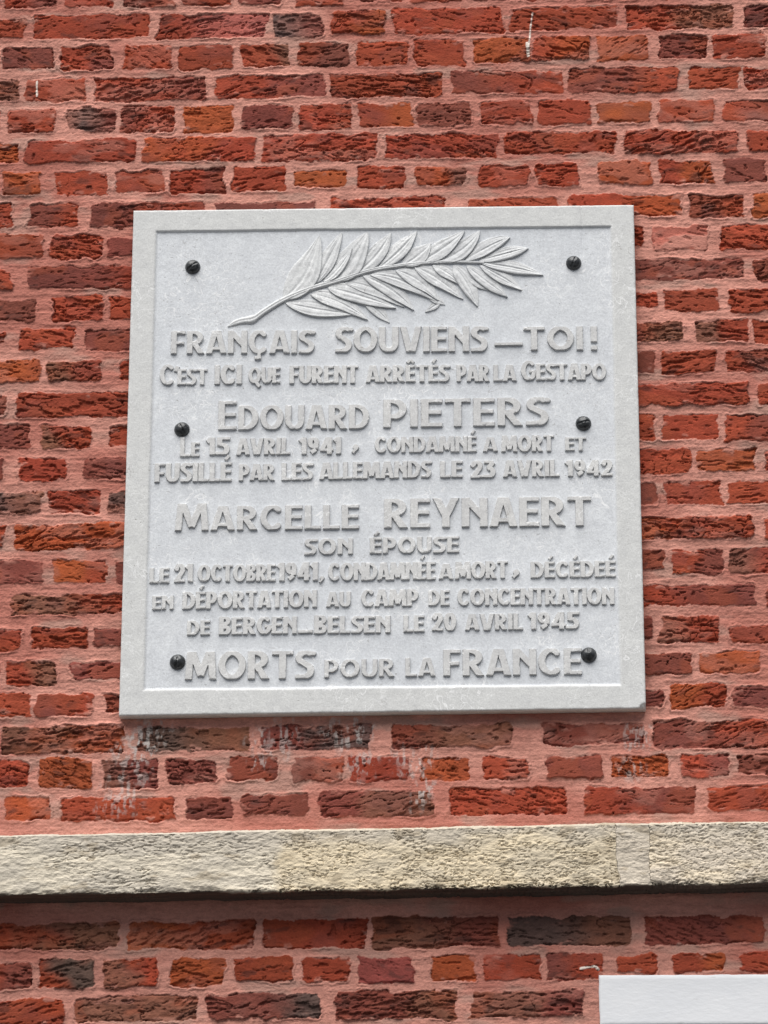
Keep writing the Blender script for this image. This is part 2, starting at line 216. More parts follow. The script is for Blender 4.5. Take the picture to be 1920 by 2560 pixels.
def mesh_obj(name, verts, faces, mat, parent=None, smooth=True, attrs=None):
    """verts (n,3) array; faces (m,4) or (m,3) int array or a list of arrays"""
    me = bpy.data.meshes.new(name)
    verts = np.asarray(verts, dtype=np.float32)
    fl = faces if isinstance(faces, list) else [faces]
    fl = [np.asarray(f, dtype=np.int32) for f in fl if len(f)]
    tot = np.concatenate([np.full(len(f), f.shape[1], dtype=np.int32) for f in fl])
    loops = np.concatenate([f.ravel() for f in fl])
    start = np.concatenate([[0], np.cumsum(tot)[:-1]]).astype(np.int32)
    me.vertices.add(len(verts)); me.vertices.foreach_set("co", verts.ravel())
    me.loops.add(len(loops)); me.loops.foreach_set("vertex_index", loops)
    me.polygons.add(len(tot)); me.polygons.foreach_set("loop_start", start)
    try: me.polygons.foreach_set("loop_total", tot)
    except Exception: pass
    me.update(calc_edges=True)
    me.polygons.foreach_set("use_smooth", np.full(len(tot), smooth, dtype=bool))
    for k, v in (attrs or {}).items():
        v = np.asarray(v, dtype=np.float32)
        if v.ndim == 2:
            at = me.attributes.new(k, 'FLOAT_COLOR', 'POINT')
            at.data.foreach_set("color", np.concatenate([v, np.ones((len(v), 1), np.float32)], 1).ravel())
        else:
            at = me.attributes.new(k, 'FLOAT', 'POINT'); at.data.foreach_set("value", v)
    me.materials.append(mat)
    o = bpy.data.objects.new(name, me); col.objects.link(o)
    if parent is not None: o.parent = parent
    return o

def tag(o, label=None, cat=None, group=None, kind=None):
    if label: o['label'] = label
    if cat: o['category'] = cat
    if group: o['group'] = group
    if kind: o['kind'] = kind
    return o

def thing(name, loc, label, cat):
    o = bpy.data.objects.new(name, None); col.objects.link(o); o.location = loc
    o.empty_display_size = 0.1
    return tag(o, label, cat, None, 'thing')

def place(o, parent):     # child built in world coordinates
    o.parent = parent
    o.matrix_parent_inverse = Matrix.Translation(parent.location).inverted()
    return o

def grid_faces(nx, ny, keep=None):
    i = np.arange(nx * ny, dtype=np.int64).reshape(ny, nx)
    q = np.stack([i[:-1, :-1], i[:-1, 1:], i[1:, 1:], i[1:, :-1]], -1)
    if keep is not None: return q[keep]
    return q.reshape(-1, 4)

def compact(verts, faces, attrs):
    used = np.zeros(len(verts), bool); used[faces.ravel()] = True
    m = np.cumsum(used) - 1
    return verts[used], m[faces], {k: v[used] for k, v in attrs.items()}

# ------------------------------------------------------------------ materials
def new_mat(name):
    m = bpy.data.materials.new(name); m.use_nodes = True
    nt = m.node_tree
    b = nt.nodes["Principled BSDF"]
    return m, nt, b

def N(nt, t, **kw):
    n = nt.nodes.new(t)
    for k, v in kw.items():
        if k in n.inputs: n.inputs[k].default_value = v
        else: setattr(n, k, v)
    return n

def ramp(nt, src, p0, p1, c0=0.0, c1=1.0):
    r = nt.nodes.new("ShaderNodeMapRange"); r.clamp = True
    r.inputs[1].default_value = p0; r.inputs[2].default_value = p1
    r.inputs[3].default_value = c0; r.inputs[4].default_value = c1
    nt.links.new(src, r.inputs[0]); return r.outputs[0]

def mixc(nt, fac, a, b, mode='MIX'):
    m = nt.nodes.new("ShaderNodeMix"); m.data_type = 'RGBA'; m.blend_type = mode
    for s, v in ((0, fac), (6, a), (7, b)):
        if hasattr(v, 'links') or isinstance(v, bpy.types.NodeSocket): nt.links.new(v, m.inputs[s])
        elif s == 0: m.inputs[0].default_value = v
        else: m.inputs[s].default_value = (*v, 1.0)
    return m.outputs[2]

def mult(nt, a, b):
    m = nt.nodes.new("ShaderNodeMath"); m.operation = 'MULTIPLY'
    for s, v in ((0, a), (1, b)):
        if isinstance(v, bpy.types.NodeSocket): nt.links.new(v, m.inputs[s])
        else: m.inputs[s].default_value = v
    return m.outputs[0]

def coords(nt, scale=(1, 1, 1)):
    g = nt.nodes.new("ShaderNodeNewGeometry"); mp = nt.nodes.new("ShaderNodeMapping")
    mp.inputs['Scale'].default_value = scale
    nt.links.new(g.outputs['Position'], mp.inputs['Vector']); return mp.outputs[0]

def noise(nt, vec, scale, detail=4.0, rough=0.55, dist=0.0):
    n = nt.nodes.new("ShaderNodeTexNoise"); n.inputs['Scale'].default_value = scale
    n.inputs['Detail'].default_value = detail; n.inputs['Roughness'].default_value = rough; n.inputs['Distortion'].default_value = dist
    nt.links.new(vec, n.inputs['Vector']); return n.outputs[0]

def bump(nt, b, h, strength, dist):
    n = nt.nodes.new("ShaderNodeBump"); n.inputs['Strength'].default_value = strength; n.inputs['Distance'].default_value = dist
    nt.links.new(h, n.inputs['Height']); nt.links.new(n.outputs[0], b.inputs['Normal'])

def mat_attr(name, rough, grain, bscale, bdist, stretch=(1, 1, 1), gscale=700):
    """base colour from the mesh's own colour attribute with a fine grain, plus fine bump"""
    m, nt, b = new_mat(name)
    a = nt.nodes.new("ShaderNodeAttribute"); a.attribute_name = "col"
    v = coords(nt, stretch)
    n1 = noise(nt, v, gscale, 3)
    g = ramp(nt, n1, 0.25, 0.75, 1 - grain, 1 + grain)
    mm = nt.nodes.new("ShaderNodeVectorMath"); mm.operation = 'SCALE'
    nt.links.new(a.outputs['Color'], mm.inputs[0]); nt.links.new(g, mm.inputs['Scale'])
    nt.links.new(mm.outputs[0], b.inputs['Base Color'])
    b.inputs['Roughness'].default_value = rough
    b.inputs['Specular IOR Level'].default_value = 0.25
    bump(nt, b, noise(nt, v, bscale, 5, 0.65), 0.9, bdist)
    return m

def mat_stone(name, ca, cb, frame_attr=False, cf=None):
    """pale limestone: fossil flecks, thin curls, grey hairlines and small pits"""
    m, nt, b = new_mat(name)
    v = coords(nt)
    big = noise(nt, v, 3.5, 3)
    c = mixc(nt, ramp(nt, big, 0.35, 0.65), ca, cb)
    if frame_attr:
        a = nt.nodes.new("ShaderNodeAttribute"); a.attribute_name = "frame"
        c = mixc(nt, a.outputs['Fac'], c, cf)
    med = noise(nt, v, 42, 4, 0.6)
    c = mixc(nt, 1.0, c, mixc(nt, ramp(nt, med, 0.3, 0.7), (0.925, 0.925, 0.93), (1.06, 1.06, 1.055)), 'MULTIPLY')
    fine = noise(nt, v, 330, 3, 0.6)
    c = mixc(nt, 1.0, c, mixc(nt, ramp(nt, fine, 0.3, 0.7), (0.87, 0.87, 0.87), (1.11, 1.11, 1.11)), 'MULTIPLY')
    # pale curls: thin level lines of a distorted noise, only in patches
    cur = noise(nt, v, 26, 1.5, 0.5, 2.2)
    s = nt.nodes.new("ShaderNodeMath"); s.operation = 'SUBTRACT'; s.inputs[1].default_value = 0.54; nt.links.new(cur, s.inputs[0])
    ab = nt.nodes.new("ShaderNodeMath"); ab.operation = 'ABSOLUTE'; nt.links.new(s.outputs[0], ab.inputs[0])
    line = ramp(nt, ab.outputs[0], 0.0, 0.022, 1.0, 0.0)
    patch = ramp(nt, noise(nt, v, 7.0, 3), 0.47, 0.60)
    c = mixc(nt, mult(nt, mult(nt, line, patch), 0.8), c, (0.80, 0.81, 0.82))
    # grey hairlines
    h = noise(nt, v, 13, 3, 0.6, 1.0)
    s2 = nt.nodes.new("ShaderNodeMath"); s2.operation = 'SUBTRACT'; s2.inputs[1].default_value = 0.47; nt.links.new(h, s2.inputs[0])
    ab2 = nt.nodes.new("ShaderNodeMath"); ab2.operation = 'ABSOLUTE'; nt.links.new(s2.outputs[0], ab2.inputs[0])
    line2 = ramp(nt, ab2.outputs[0], 0.0, 0.0045, 1.0, 0.0)
    patch2 = ramp(nt, noise(nt, v, 9.0, 2), 0.51, 0.64)
    c = mixc(nt, mult(nt, mult(nt, line2, patch2), 0.65), c, (0.26, 0.25, 0.24))
    # small dark specks
    sp = noise(nt, v, 210, 2, 0.5)
    spm = mult(nt, ramp(nt, sp, 0.66, 0.73), ramp(nt, noise(nt, v, 16, 2), 0.5, 0.62))
    c = mixc(nt, mult(nt, spm, 0.55), c, (0.24, 0.23, 0.21))
    nt.links.new(c, b.inputs['Base Color'])
    b.inputs['Roughness'].default_value = 0.75; b.inputs['Specular IOR Level'].default_value = 0.3
    hh = nt.nodes.new("ShaderNodeMath"); hh.operation = 'ADD'
    nt.links.new(noise(nt, v, 140, 5, 0.65), hh.inputs[0]); nt.links.new(mult(nt, spm, -0.6), hh.inputs[1])
    bump(nt, b, hh.outputs[0], 0.55, 0.0012)
    return m

M_wall = mat_attr("painted_pointing_and_brick", 0.92, 0.16, 420, 0.0016, (0.55, 1, 1))
M_ledge = mat_attr("weathered_limestone", 0.93, 0.12, 330, 0.0016, (0.6, 1, 1))
M_slab = mat_stone("plaque_limestone", (0.572, 0.598, 0.632), (0.596, 0.620, 0.650), True, (0.565, 0.575, 0.575))
M_letter = mat_stone("letter_limestone", (0.525, 0.53, 0.535), (0.565, 0.57, 0.57))
M_leaf = mat_stone("carved_limestone", (0.535, 0.55, 0.565), (0.575, 0.59, 0.60))

m, nt, b = new_mat("dark_bolt_metal"); v = coords(nt)
c = mixc(nt, ramp(nt, noise(nt, v, 160, 4), 0.35, 0.7), (0.018, 0.02, 0.022), (0.07, 0.075, 0.08))
nt.links.new(c, b.inputs['Base Color']); b.inputs['Metallic'].default_value = 0.35; b.inputs['Roughness'].default_value = 0.33
bump(nt, b, noise(nt, v, 260, 4), 0.5, 0.001); M_bolt = m

m, nt, b = new_mat("white_masonry_paint"); v = coords(nt, (0.5, 1, 1.2))
c = mixc(nt, ramp(nt, noise(nt, v, 14, 5), 0.3, 0.72), (0.66, 0.68, 0.715), (0.73, 0.745, 0.77))
c = mixc(nt, mult(nt, ramp(nt, noise(nt, v, 90, 3), 0.66, 0.75), 0.35), c, (0.45, 0.45, 0.45))
nt.links.new(c, b.inputs['Base Color']); b.inputs['Roughness'].default_value = 0.6
bump(nt, b, noise(nt, v, 120, 6, 0.6), 0.4, 0.0014); M_white = m

m, nt, b = new_mat("street_asphalt"); v = coords(nt)
c = mixc(nt, noise(nt, v, 6, 6), (0.04, 0.04, 0.042), (0.07, 0.07, 0.07))
nt.links.new(c, b.inputs['Base Color']); b.inputs['Roughness'].default_value = 0.9; M_street = m

# ------------------------------------------------------------------ the brick wall: one displaced sheet with real thickness
PAL = {'R': (143, 62, 42), 'r': (136, 68, 61), 'O': (154, 74, 42), 'D': (118, 61, 51), 'B': (122, 78, 62), 'K': (92, 70, 64), 'P': (176, 100, 88)}
SLAB_X = (-0.4998, 0.5001); SLAB_Z = (3.182, 4.224)
LEDGE_TILT = 0.0118
def ledge_top(x): return 2.9562 + LEDGE_TILT * x
def ledge_bot(x): return 2.8317 + 0.0083 * x

def build_wall():
    def axis(lo0, lo1, d0, d1, hi1, hi0, fine, mid, coarse):
        a = np.arange(lo0, lo1, coarse); b_ = np.arange(lo1, d0, mid); c_ = np.arange(d0, d1, fine); d_ = np.arange(d1, hi1, mid); e = np.arange(hi1, hi0 + coarse, coarse)
        return np.concatenate([a, b_, c_, d_, e])
    xs = axis(-3.2, -1.3, -0.84, 0.84, 1.3, 3.2, 0.0014, 0.0045, 0.03).astype(np.float64)
    zs = axis(0.0, 2.2, 2.55, 4.78, 5.2, 6.6, 0.0014, 0.0045, 0.03).astype(np.float64)
    nx, nz = len(xs), len(zs)
    X, Z = np.meshgrid(xs, zs)
    X = X.astype(np.float32); Z = Z.astype(np.float32)
    # ragged joints: warp the plan before testing it against the bricks
    wx = 0.0035 * fbm(X * 45, Z * 60, 3, 11) + 0.0011 * vnoise(X * 240, Z * 420, 21)
    wz = 0.0022 * fbm(X * 40, Z * 60, 3, 31) + 0.0008 * vnoise(X * 260, Z * 420, 41)
    XW = X + wx; ZW = Z + wz
    chip = 0.0050 * fbm(X * 30, Z * 42, 2, 51) + 0.0027 * fbm(X * 110, Z * 150, 3, 55, 0.65)
    D = np.full(X.shape, 1.0, np.float32)
    BU = np.zeros_like(X); OFF = np.zeros_like(X); RGH = np.full_like(X, 1.0)
    C0 = np.zeros(X.shape + (3,), np.float32); C1 = np.zeros_like(C0); BTH = np.full_like(X, 0.5); SMR = np.zeros_like(X)
    rng = np.random.RandomState(7)
    TX = X.copy(); TZ = Z.copy()
    bricks = []
    def rnd_code(): return rng.choice(['R', 'R', 'R', 'R', 'O', 'D', 'D', 'R>D', 'R>O', 'B>R', 'D>B'])
    for row in ROWS:
        mx = np.array([(q[0] + q[1]) / 2 for q in row]); mz = np.array([(q[2] + q[3]) / 2 for q in row])
        sl = np.polyfit(mx, mz, 1)[0] if len(row) > 4 else 0.009
        for q in row: bricks.append((*q, sl))
        h = float(np.median([q[3] - q[2] for q in row])); L = float(np.median([q[1] - q[0] for q in row]))
        if len(row) < 4: L = 0.105 if min(q[1] - q[0] for q in row[:]) < 0.14 and max(q[1] - q[0] for q in row) < 0.16 else 0.215
        if row[0][0] < -0.55:
            x = row[0][0]
            while x > -3.2:
                g = 0.017 + rng.rand() * 0.008; l = L * (0.93 + 0.12 * rng.rand()); x0 = x - g - l
                zc = mz[0] + sl * (x0 + l / 2 - mx[0]) * 0.6
                bricks.append((x0, x - g, zc - h / 2, zc + h / 2, rnd_code(), sl)); x = x0
        if row[-1][1] > 0.55:
            x = row[-1][1]
            while x < 3.2:
                g = 0.017 + rng.rand() * 0.008; l = L * (0.93 + 0.12 * rng.rand())
                zc = mz[-1] + sl * (x + g + l / 2 - mx[-1]) * 0.6
                bricks.append((x + g, x + g + l, zc - h / 2, zc + h / 2, rnd_code(), sl)); x = x + g + l
    zr = 4.768; k = 0
    while zr < 6.6:                                     # courses above the frame
        x = -3.2 - rng.rand() * 0.1; L = 0.218 if k % 2 == 0 else 0.106
        while x < 3.2:
            l = L * (0.94 + 0.1 * rng.rand()); bricks.append((x, x + l, zr + 0.01 * x, zr + 0.01 * x + 0.047, rnd_code(), 0.01)); x += l + 0.02
        zr += 0.0697; k += 1
    zr = 2.526; k = 0
    while zr > 0.02:                                    # courses below the frame
        x = -3.2 - rng.rand() * 0.1; L = 0.106 if k % 2 == 0 else 0.218
        while x < 3.2:
            l = L * (0.94 + 0.1 * rng.rand()); bricks.append((x, x + l, zr + 0.005 * x, zr + 0.005 * x + 0.05, rnd_code(), 0.005)); x += l + 0.02
        zr -= 0.0715; k += 1
    for (x0, x1, z0, z1, code, sl) in bricks:
        i0, i1 = np.searchsorted(xs, [x0 - 0.012, x1 + 0.012]); j0, j1 = np.searchsorted(zs, [z0 - 0.016, z1 + 0.016])
        if i1 <= i0 or j1 <= j0: continue
        s = (slice(j0, j1), slice(i0, i1))
        cx, cz = (x0 + x1) / 2, (z0 + z1) / 2
        t = sl + rng.normal() * 0.006
        lx = XW[s] - cx; lz = ZW[s] - cz - t * lx
        sk = rng.normal() * 0.06; lx = lx + sk * lz      # slightly skewed ends
        rr = 0.0012 + 0.008 * rng.rand() ** 3
        ax = np.abs(lx) - (x1 - x0) / 2 + rr; az = np.abs(lz) - (z1 - z0) / 2 + rr
        d = np.sqrt(np.maximum(ax, 0) ** 2 + np.maximum(az, 0) ** 2) + np.minimum(np.maximum(ax, az), 0) - rr
        d = d + chip[s] - 0.0012
        o = rng.normal() * 0.0012 + 0.0017; rough = 0.40 + 1.15 * rng.rand() ** 1.7; tx = rng.normal() * 0.010; tz = rng.normal() * 0.02
        ta = rng.normal() * 0.16; ts = 0.75 + 0.6 * rng.rand(); tox, toz = rng.rand(2) * 3
        cc = code.split('>'); va = rng.normal(size=3) * 0.03 + rng.normal() * 0.07; 
        ca = lin(PAL[cc[0]]) * (1 + va); cb = lin(PAL[cc[-1]]) * (1 + va)
        if len(cc) == 1: cb = ca * (0.80 + 0.2 * rng.rand()) + 0.10 * lin(PAL[rng.choice(['D', 'O', 'R'])])
        if cc[0] in 'KB' or cc[-1] in 'KB': rough = 1.3
        if code == 'P' or code == 'r': rough = 0.35
        if code == 'D' and rng.rand() < 0.3: rough = 0.35
        m_ = d < D[s]
        for arr, val in ((TX, (lx * math.cos(ta) + lz * math.sin(ta)) * ts + tox), (TZ, (lz * math.cos(ta) - lx * math.sin(ta)) * ts + toz), (D, d), (BU, lx / (x1 - x0) + 0.5), (OFF, o + tx * lx + tz * lz)):
            a_ = arr[s]; a_[m_] = val[m_]
        for arr, val in ((RGH, rough), (BTH, 0.35 + 0.3 * rng.rand() if len(cc) > 1 else 0.5 + 0.6 * rng.rand())):
            a_ = arr[s]; a_[m_] = val
        a_ = SMR[s]; a_[m_] = (0.25 if rng.rand() < 0.3 else 0.0) + (0.75 if code == 'P' else 0)
        a_ = C0[s]; a_[m_] = ca
        a_ = C1[s]; a_[m_] = cb
    # --- mortar
    st = fbm(X * 14, Z * 170, 3, 61); big = fbm(X * 5, Z * 6, 3, 71); gr = fbm(X * 190, Z * 260, 3, 81, 0.7); mid = fbm(X * 40, Z * 75, 3, 91)
    hm = 0.0010 * st + 0.0009 * gr + 0.0011 * mid
    hm += 0.0024 * np.exp(-((D - 0.0030) / 0.0020) ** 2) * sstep(-0.1, 0.5, fbm(X * 18, Z * 34, 2, 63))                 # smeared lip along the joint
    cm = lin((187, 131, 117))[None, None, :] * (1 + 0.16 * big + 0.16 * mid + 0.20 * gr)[..., None]
    redw = 0.85 * sstep(-0.15, 0.40, fbm(X * 4 + 3, Z * 9, 3, 101))[..., None]
    cm = cm * (1 - redw) + redw * lin((168, 104, 91))[None, None, :] * (1 + 0.1 * gr)[..., None]
    greyw = (0.7 * sstep(0.15, 0.55, fbm(X * 11, Z * 30 + 8, 3, 111)))[..., None]
    cm = cm * (1 - greyw) + greyw * lin((164, 129, 117))[None, None, :]
    # --- brick faces: long drag marks, fissures, pits
    wob = 0.007 * fbm(TX * 16, TZ * 22, 2, 121)
    den = 1.25 * fbm(TX * 9, TZ * 16, 2, 151) + 0.60 * (RGH - 1.08)          # where a face is torn, where it is smooth
    dash = sstep(0.34, 0.52, fbm(TX * 34, (TZ + wob) * 150, 3, 131) + 0.28 * den)          # short dragged tears
    dash2 = sstep(0.39, 0.57, fbm(TX * 62 + 5, (TZ + wob * 0.8) * 250, 2, 141) + 0.30 * den)
    fis = sstep(0.050, 0.012, np.abs(fbm(TX * 9 + 2, (TZ + wob) * 44, 3, 145))) * sstep(0.05, 0.35, fbm(TX * 7 + 9, TZ * 14, 2, 161) + 0.3 * (RGH - 0.85))
    net = fbm(TX * 36, TZ * 44, 2, 171); cr3 = sstep(0.045, 0.012, np.abs(net)) * sstep(0.25, 0.5, fbm(TX * 9, TZ * 9, 2, 181) + 0.5 * (RGH - 1.05))
    pit = sstep(0.66, 0.80, vnoise(TX * 120, TZ * 150, 191)) * sstep(0.0, 0.6, vnoise(TX * 13, TZ * 20, 201))
    crack = np.clip(np.maximum(np.maximum(0.85 * dash, 0.6 * dash2), np.maximum(fis, cr3)), 0, 1)
    hb = OFF + RGH * (0.0012 * fbm(TX * 30, TZ * 70, 3, 211) + 0.0008 * gr) - 0.0054 * crack * (0.5 + 0.45 * np.minimum(RGH, 1.4)) - 0.0044 * pit
    edge = sstep(-0.0042, -0.0002, D); ev = 0.10 + 1.5 * fbm(X * 26, Z * 50, 2, 221)
    hb = hb - 0.0042 * edge * np.clip(ev, 0, 1.0)
    tb = np.clip(sstep(-0.25, 0.25, (BU - BTH) + 0.34 * fbm(TX * 16, TZ * 26, 3, 231)), 0, 1)[..., None]
    cb_ = C0 * (1 - tb) + C1 * tb
    cb_ = cb_ * (1 + 0.24 * fbm(TX * 26, TZ * 60, 3, 241) + 0.18 * gr)[..., None]
    purple = (0.28 * sstep(0.22, 0.5, fbm(TX * 12 + 4, TZ * 17, 2, 251)))[..., None]
    cb_ = cb_ * (1 - purple) + purple * lin((112, 66, 62)) 
    orange = (0.35 * sstep(0.22, 0.55, fbm(TX * 14 + 40, TZ * 22, 2, 261)))[..., None]
    cb_ = cb_ * (1 - orange) + orange * lin((152, 74, 48))
    soot = (0.5 * sstep(0.36, 0.60, fbm(TX * 24 + 70, TZ * 62, 3, 271) + 0.16 * (RGH - 0.9)))[..., None]
    cb_ = cb_ * (1 - soot) + soot * lin((58, 40, 37))
    smear = (np.clip(SMR + 0.0, 0, 1) * sstep(0.0, 0.4, fbm(X * 20 + 14, Z * 45, 3, 281) + SMR * 0.35))[..., None]
    smear = np.clip(smear + 0.7 * (sstep(0.40, 0.6, fbm(X * 34 + 31, Z * 60, 3, 291)))[..., None] * sstep(-0.016, -0.002, D)[..., None], 0, 1)
    cb_ = cb_ * (1 - smear) + smear * cm * 0.93
    hb = hb + 0.0012 * smear[..., 0]
    mk = sstep(0.0007, -0.0007, D)
    Hh = hm * (1 - mk) + hb * mk
    Cc = cm * (1 - mk[..., None]) + cb_ * mk[..., None]
    # --- lime bloom under the plaque and runs of paint on the wall
    for (ex, ez, er) in BLOOM:
        i0, i1 = np.searchsorted(xs, [ex - 2 * er, ex + 2 * er]); j0, j1 = np.searchsorted(zs, [ez - 2 * er, ez + 2 * er]); s = (slice(j0, j1), slice(i0, i1))
        rr = np.sqrt((X[s] - ex) ** 2 + (Z[s] - ez) ** 2) / er
        w = (0.44 * sstep(1.15, 0.35, rr + 0.5 * fbm(X[s] * 60, Z[s] * 60, 2, 301)) * sstep(0.02, 0.28, fbm(X[s] * 170, Z[s] * 75, 3, 311)))[..., None]
        Cc[s] = Cc[s] * (1 - w) + w * lin((188, 182, 178))
    for pl, wd in zip(PAINT, (0.0013, 0.0013, 0.0022, 0.003)):
        for (a, b2) in zip(pl[:-1], pl[1:]):
            i0, i1 = np.searchsorted(xs, [min(a[0], b2[0]) - .02, max(a[0], b2[0]) + .02]); j0, j1 = np.searchsorted(zs, [min(a[1], b2[1]) - .02, max(a[1], b2[1]) + .02]); s = (slice(j0, j1), slice(i0, i1))
            px, pz = X[s] - a[0], Z[s] - a[1]; bx, bz = b2[0] - a[0], b2[1] - a[1]
            t = np.clip((px * bx + pz * bz) / (bx * bx + bz * bz), 0, 1)
            dd = np.hypot(px - t * bx, pz - t * bz) + 0.0008 * vnoise(X[s] * 150, Z[s] * 150, 321)
            w = (0.95 * sstep(wd + 0.0007, wd - 0.0007, dd))[..., None]
            Cc[s] = Cc[s] * (1 - w) + w * lin((226, 216, 206))
            Hh[s] = Hh[s] + 0.0008 * w[..., 0]
    # large hand-laid unevenness; flush behind plaque and ledge
    Hh = Hh + 0.0022 * fbm(X * 2.2, Z * 2.6, 2, 331)
    zl = Z - ledge_bot(X)
    V = np.stack([X, -Hh, Z], -1).reshape(-1, 3)
    cxm = 0.5 * (X[:-1, :-1] + X[1:, 1:]); czm = 0.5 * (Z[:-1, :-1] + Z[1:, 1:])
    hide = (cxm > SLAB_X[0] + .012) & (cxm < SLAB_X[1] - .012) & (czm > SLAB_Z[0] + .012) & (czm < SLAB_Z[1] - .012)
    hide |= (czm > ledge_bot(cxm) + .012) & (czm < ledge_top(cxm) - .012)
    F = grid_faces(nx, nz, ~hide)
    CC = np.clip(Cc, 0.01, 0.9).reshape(-1, 3)
    V, F, at = compact(V, F, {'col': CC})
    # back and edges of the masonry
    n0 = len(V); x0, x1, z0, z1, yb = -3.2, float(xs[-1]), 0.0, float(zs[-1]), 0.24
    box = np.array([(x0, .004, z0), (x1, .004, z0), (x1, .004, z1), (x0, .004, z1), (x0, yb, z0), (x1, yb, z0), (x1, yb, z1), (x0, yb, z1)])
    bf = np.array([(4, 7, 6, 5), (0, 4, 5, 1), (3, 2, 6, 7), (0, 3, 7, 4), (1, 5, 6, 2)]) + n0
    V = np.concatenate([V, box]); at['col'] = np.concatenate([at['col'], np.tile(lin((190, 120, 108)), (8, 1))])
    return mesh_obj("brick_wall", V, [F, bf], M_wall, None, True, at)

wall = tag(build_wall(), "weathered red brick wall with wide pink mortar joints around the white plaque", "wall", None, "thing")

# ------------------------------------------------------------------ the stone ledge
ledge = thing("stone_ledge", (0, -0.02, 2.89), "long beige stone string course across the brick wall below the plaque", "ledge")
XA, XB, XC = -0.1959, 0.4395, 0.4987
def ledge_block(x0, x1, style, seed):
    fine = 0.0016
    lo, hi = max(x0, -1.15), min(x1, 1.15)
    xs = np.unique(np.concatenate([np.arange(x0, lo, 0.012), np.arange(lo, hi, fine), np.arange(hi, x1, 0.012), [x1]]))
    # profile: s runs from the wall above, over the top, down the face, under the soffit, back to the wall
    P = 0.066
    pts = [(0.010, 0.004), (-0.004, 0.004), (-0.020, 0.003)]
    pr = []
    H0 = 0.1245
    for t in np.linspace(0, 1, 12): pr.append((0.012 - (P - 0.004) * t, H0 + 0.002 - 0.006 * t * t))
    for a in np.linspace(0, math.pi / 2, 7)[1:]: pr.append((0.012 - (P - 0.004) - 0.006 * math.sin(a) - 0.010 * (a / (math.pi / 2)) , H0 - 0.010 + 0.006 * math.cos(a)))
    yf = pr[-1][0]
    n = 96
    for t in np.linspace(0, 1, n)[1:]: pr.append((yf - 0.002 * t, (H0 - 0.010) * (1 - t) + 0.004 * t))
    yl = pr[-1][0]
    for a in np.linspace(0, math.pi / 2, 6)[1:]: pr.append((yl + 0.004 * (1 - math.cos(a)), 0.004 - 0.004 * math.sin(a)))
    y2 = pr[-1][0]
    for t in np.linspace(0, 1, 22)[1:]: pr.append((y2 + (0.014 - y2) * t, -0.002 * t))
    pr = np.array(pr, np.float32)
    ds = np.concatenate([[0], np.cumsum(np.hypot(np.diff(pr[:, 0]), np.diff(pr[:, 1])))]).astype(np.float32)
    # outward normals of the profile
    tg = np.gradient(pr, axis=0); nr = np.stack([tg[:, 1], -tg[:, 0]], 1); nr /= np.linalg.norm(nr, axis=1)[:, None] + 1e-9
    X, S = np.meshgrid(xs.astype(np.float32), ds)
    Y = np.repeat(pr[:, 0:1], len(xs), 1); Zr = np.repeat(pr[:, 1:2], len(xs), 1)
    n1 = fbm(X * 70, S * 190, 3, seed + 400); n2 = fbm(X * 22, S * 60, 3, seed + 410); n3 = fbm(X * 160, S * 260, 3, seed + 420, 0.7)
    warp = 0.004 * fbm(X * 30, S * 40, 2, seed + 430)
    ridg = np.abs(fbm(X * 88, (S + warp) * 215, 3, seed + 440))
    if style == 'tan':
        mx = sstep(-0.012, 0.012, X - XA - 0.030 * fbm(X * 14, S * 26, 4, 407, 0.6) - 0.10 * sstep(0.45, 0.0, (S - ds[18]) / (ds[18 + n - 1] - ds[18])) * (0.6 + fbm(X * 20, S * 30, 2, 409)))
        rp = sstep(-0.15, 0.45, fbm(X * 9, S * 18, 2, seed + 450))
        hs_ = 0.0013 * n2 + 0.0011 * n1 + 0.0008 * n3 - 0.0036 * rp * sstep(0.13, 0.0, np.abs(fbm(X * 42, (S + warp) * 190, 3, seed + 441)))
        ht_ = 0.0012 * n2 + 0.0010 * n1 + 0.0008 * n3 - 0.0034 * sstep(0.15, 0.02, ridg) * sstep(-0.5, 0.2, fbm(X * 30, S * 50, 2, seed + 445))
        h = hs_ * (1 - mx) + ht_ * mx; mm = mx[..., None]
        ca = lin((202, 193, 176)) * (1 - mm) + lin((207, 193, 167)) * mm; cb = lin((190, 182, 168)) * (1 - mm) + lin((197, 185, 163)) * mm
    elif style == 'smooth':
        rp = sstep(-0.15, 0.45, fbm(X * 9, S * 18, 2, seed + 450))
        h = 0.0013 * n2 + 0.0011 * n1 + 0.0008 * n3 - 0.0034 * rp * sstep(0.13, 0.0, ridg)
        ca, cb = lin((206, 196, 180)), lin((190, 182, 170))
    elif style == 'joint':
        h = 0.0012 * n2 + 0.0011 * n1 + 0.0008 * n3 - 0.002 * sstep(0.10, 0.0, ridg) * sstep(0.0, 0.4, n2) - 0.0015
        ca, cb = lin((190, 180, 165)), lin((197, 187, 172))
    else:
        h = 0.0014 * n2 + 0.0011 * n1 + 0.0009 * n3 - 0.0030 * sstep(0.13, 0.0, ridg)
        ca, cb = lin((208, 195, 173)), lin((199, 188, 172))
    k = sstep(-0.3, 0.3, fbm(X * 10, S * 22, 3, seed + 460))[..., None]
    C = ca * (1 - k) + cb * k
    C = C * (1 + 0.10 * n1 + 0.10 * n3)[..., None]
    # grey weathering along the top edge, darker towards the drip edge
    sf = (S - ds[18]) / (ds[18 + n - 1] - ds[18])
    gt = (sstep(0.34, 0.04, sf + 0.25 * fbm(X * 8, S * 25, 3, seed + 470)) * (0.75 if style != 'smooth' else 0.35))[..., None]
    C = C * (1 - gt) + gt * lin((176, 168, 156))
    lich = (0.4 * sstep(0.28, 0.55, fbm(X * 26, S * 55, 3, seed + 480)) * (1.0 if style != 'smooth' else 0.35))[..., None]
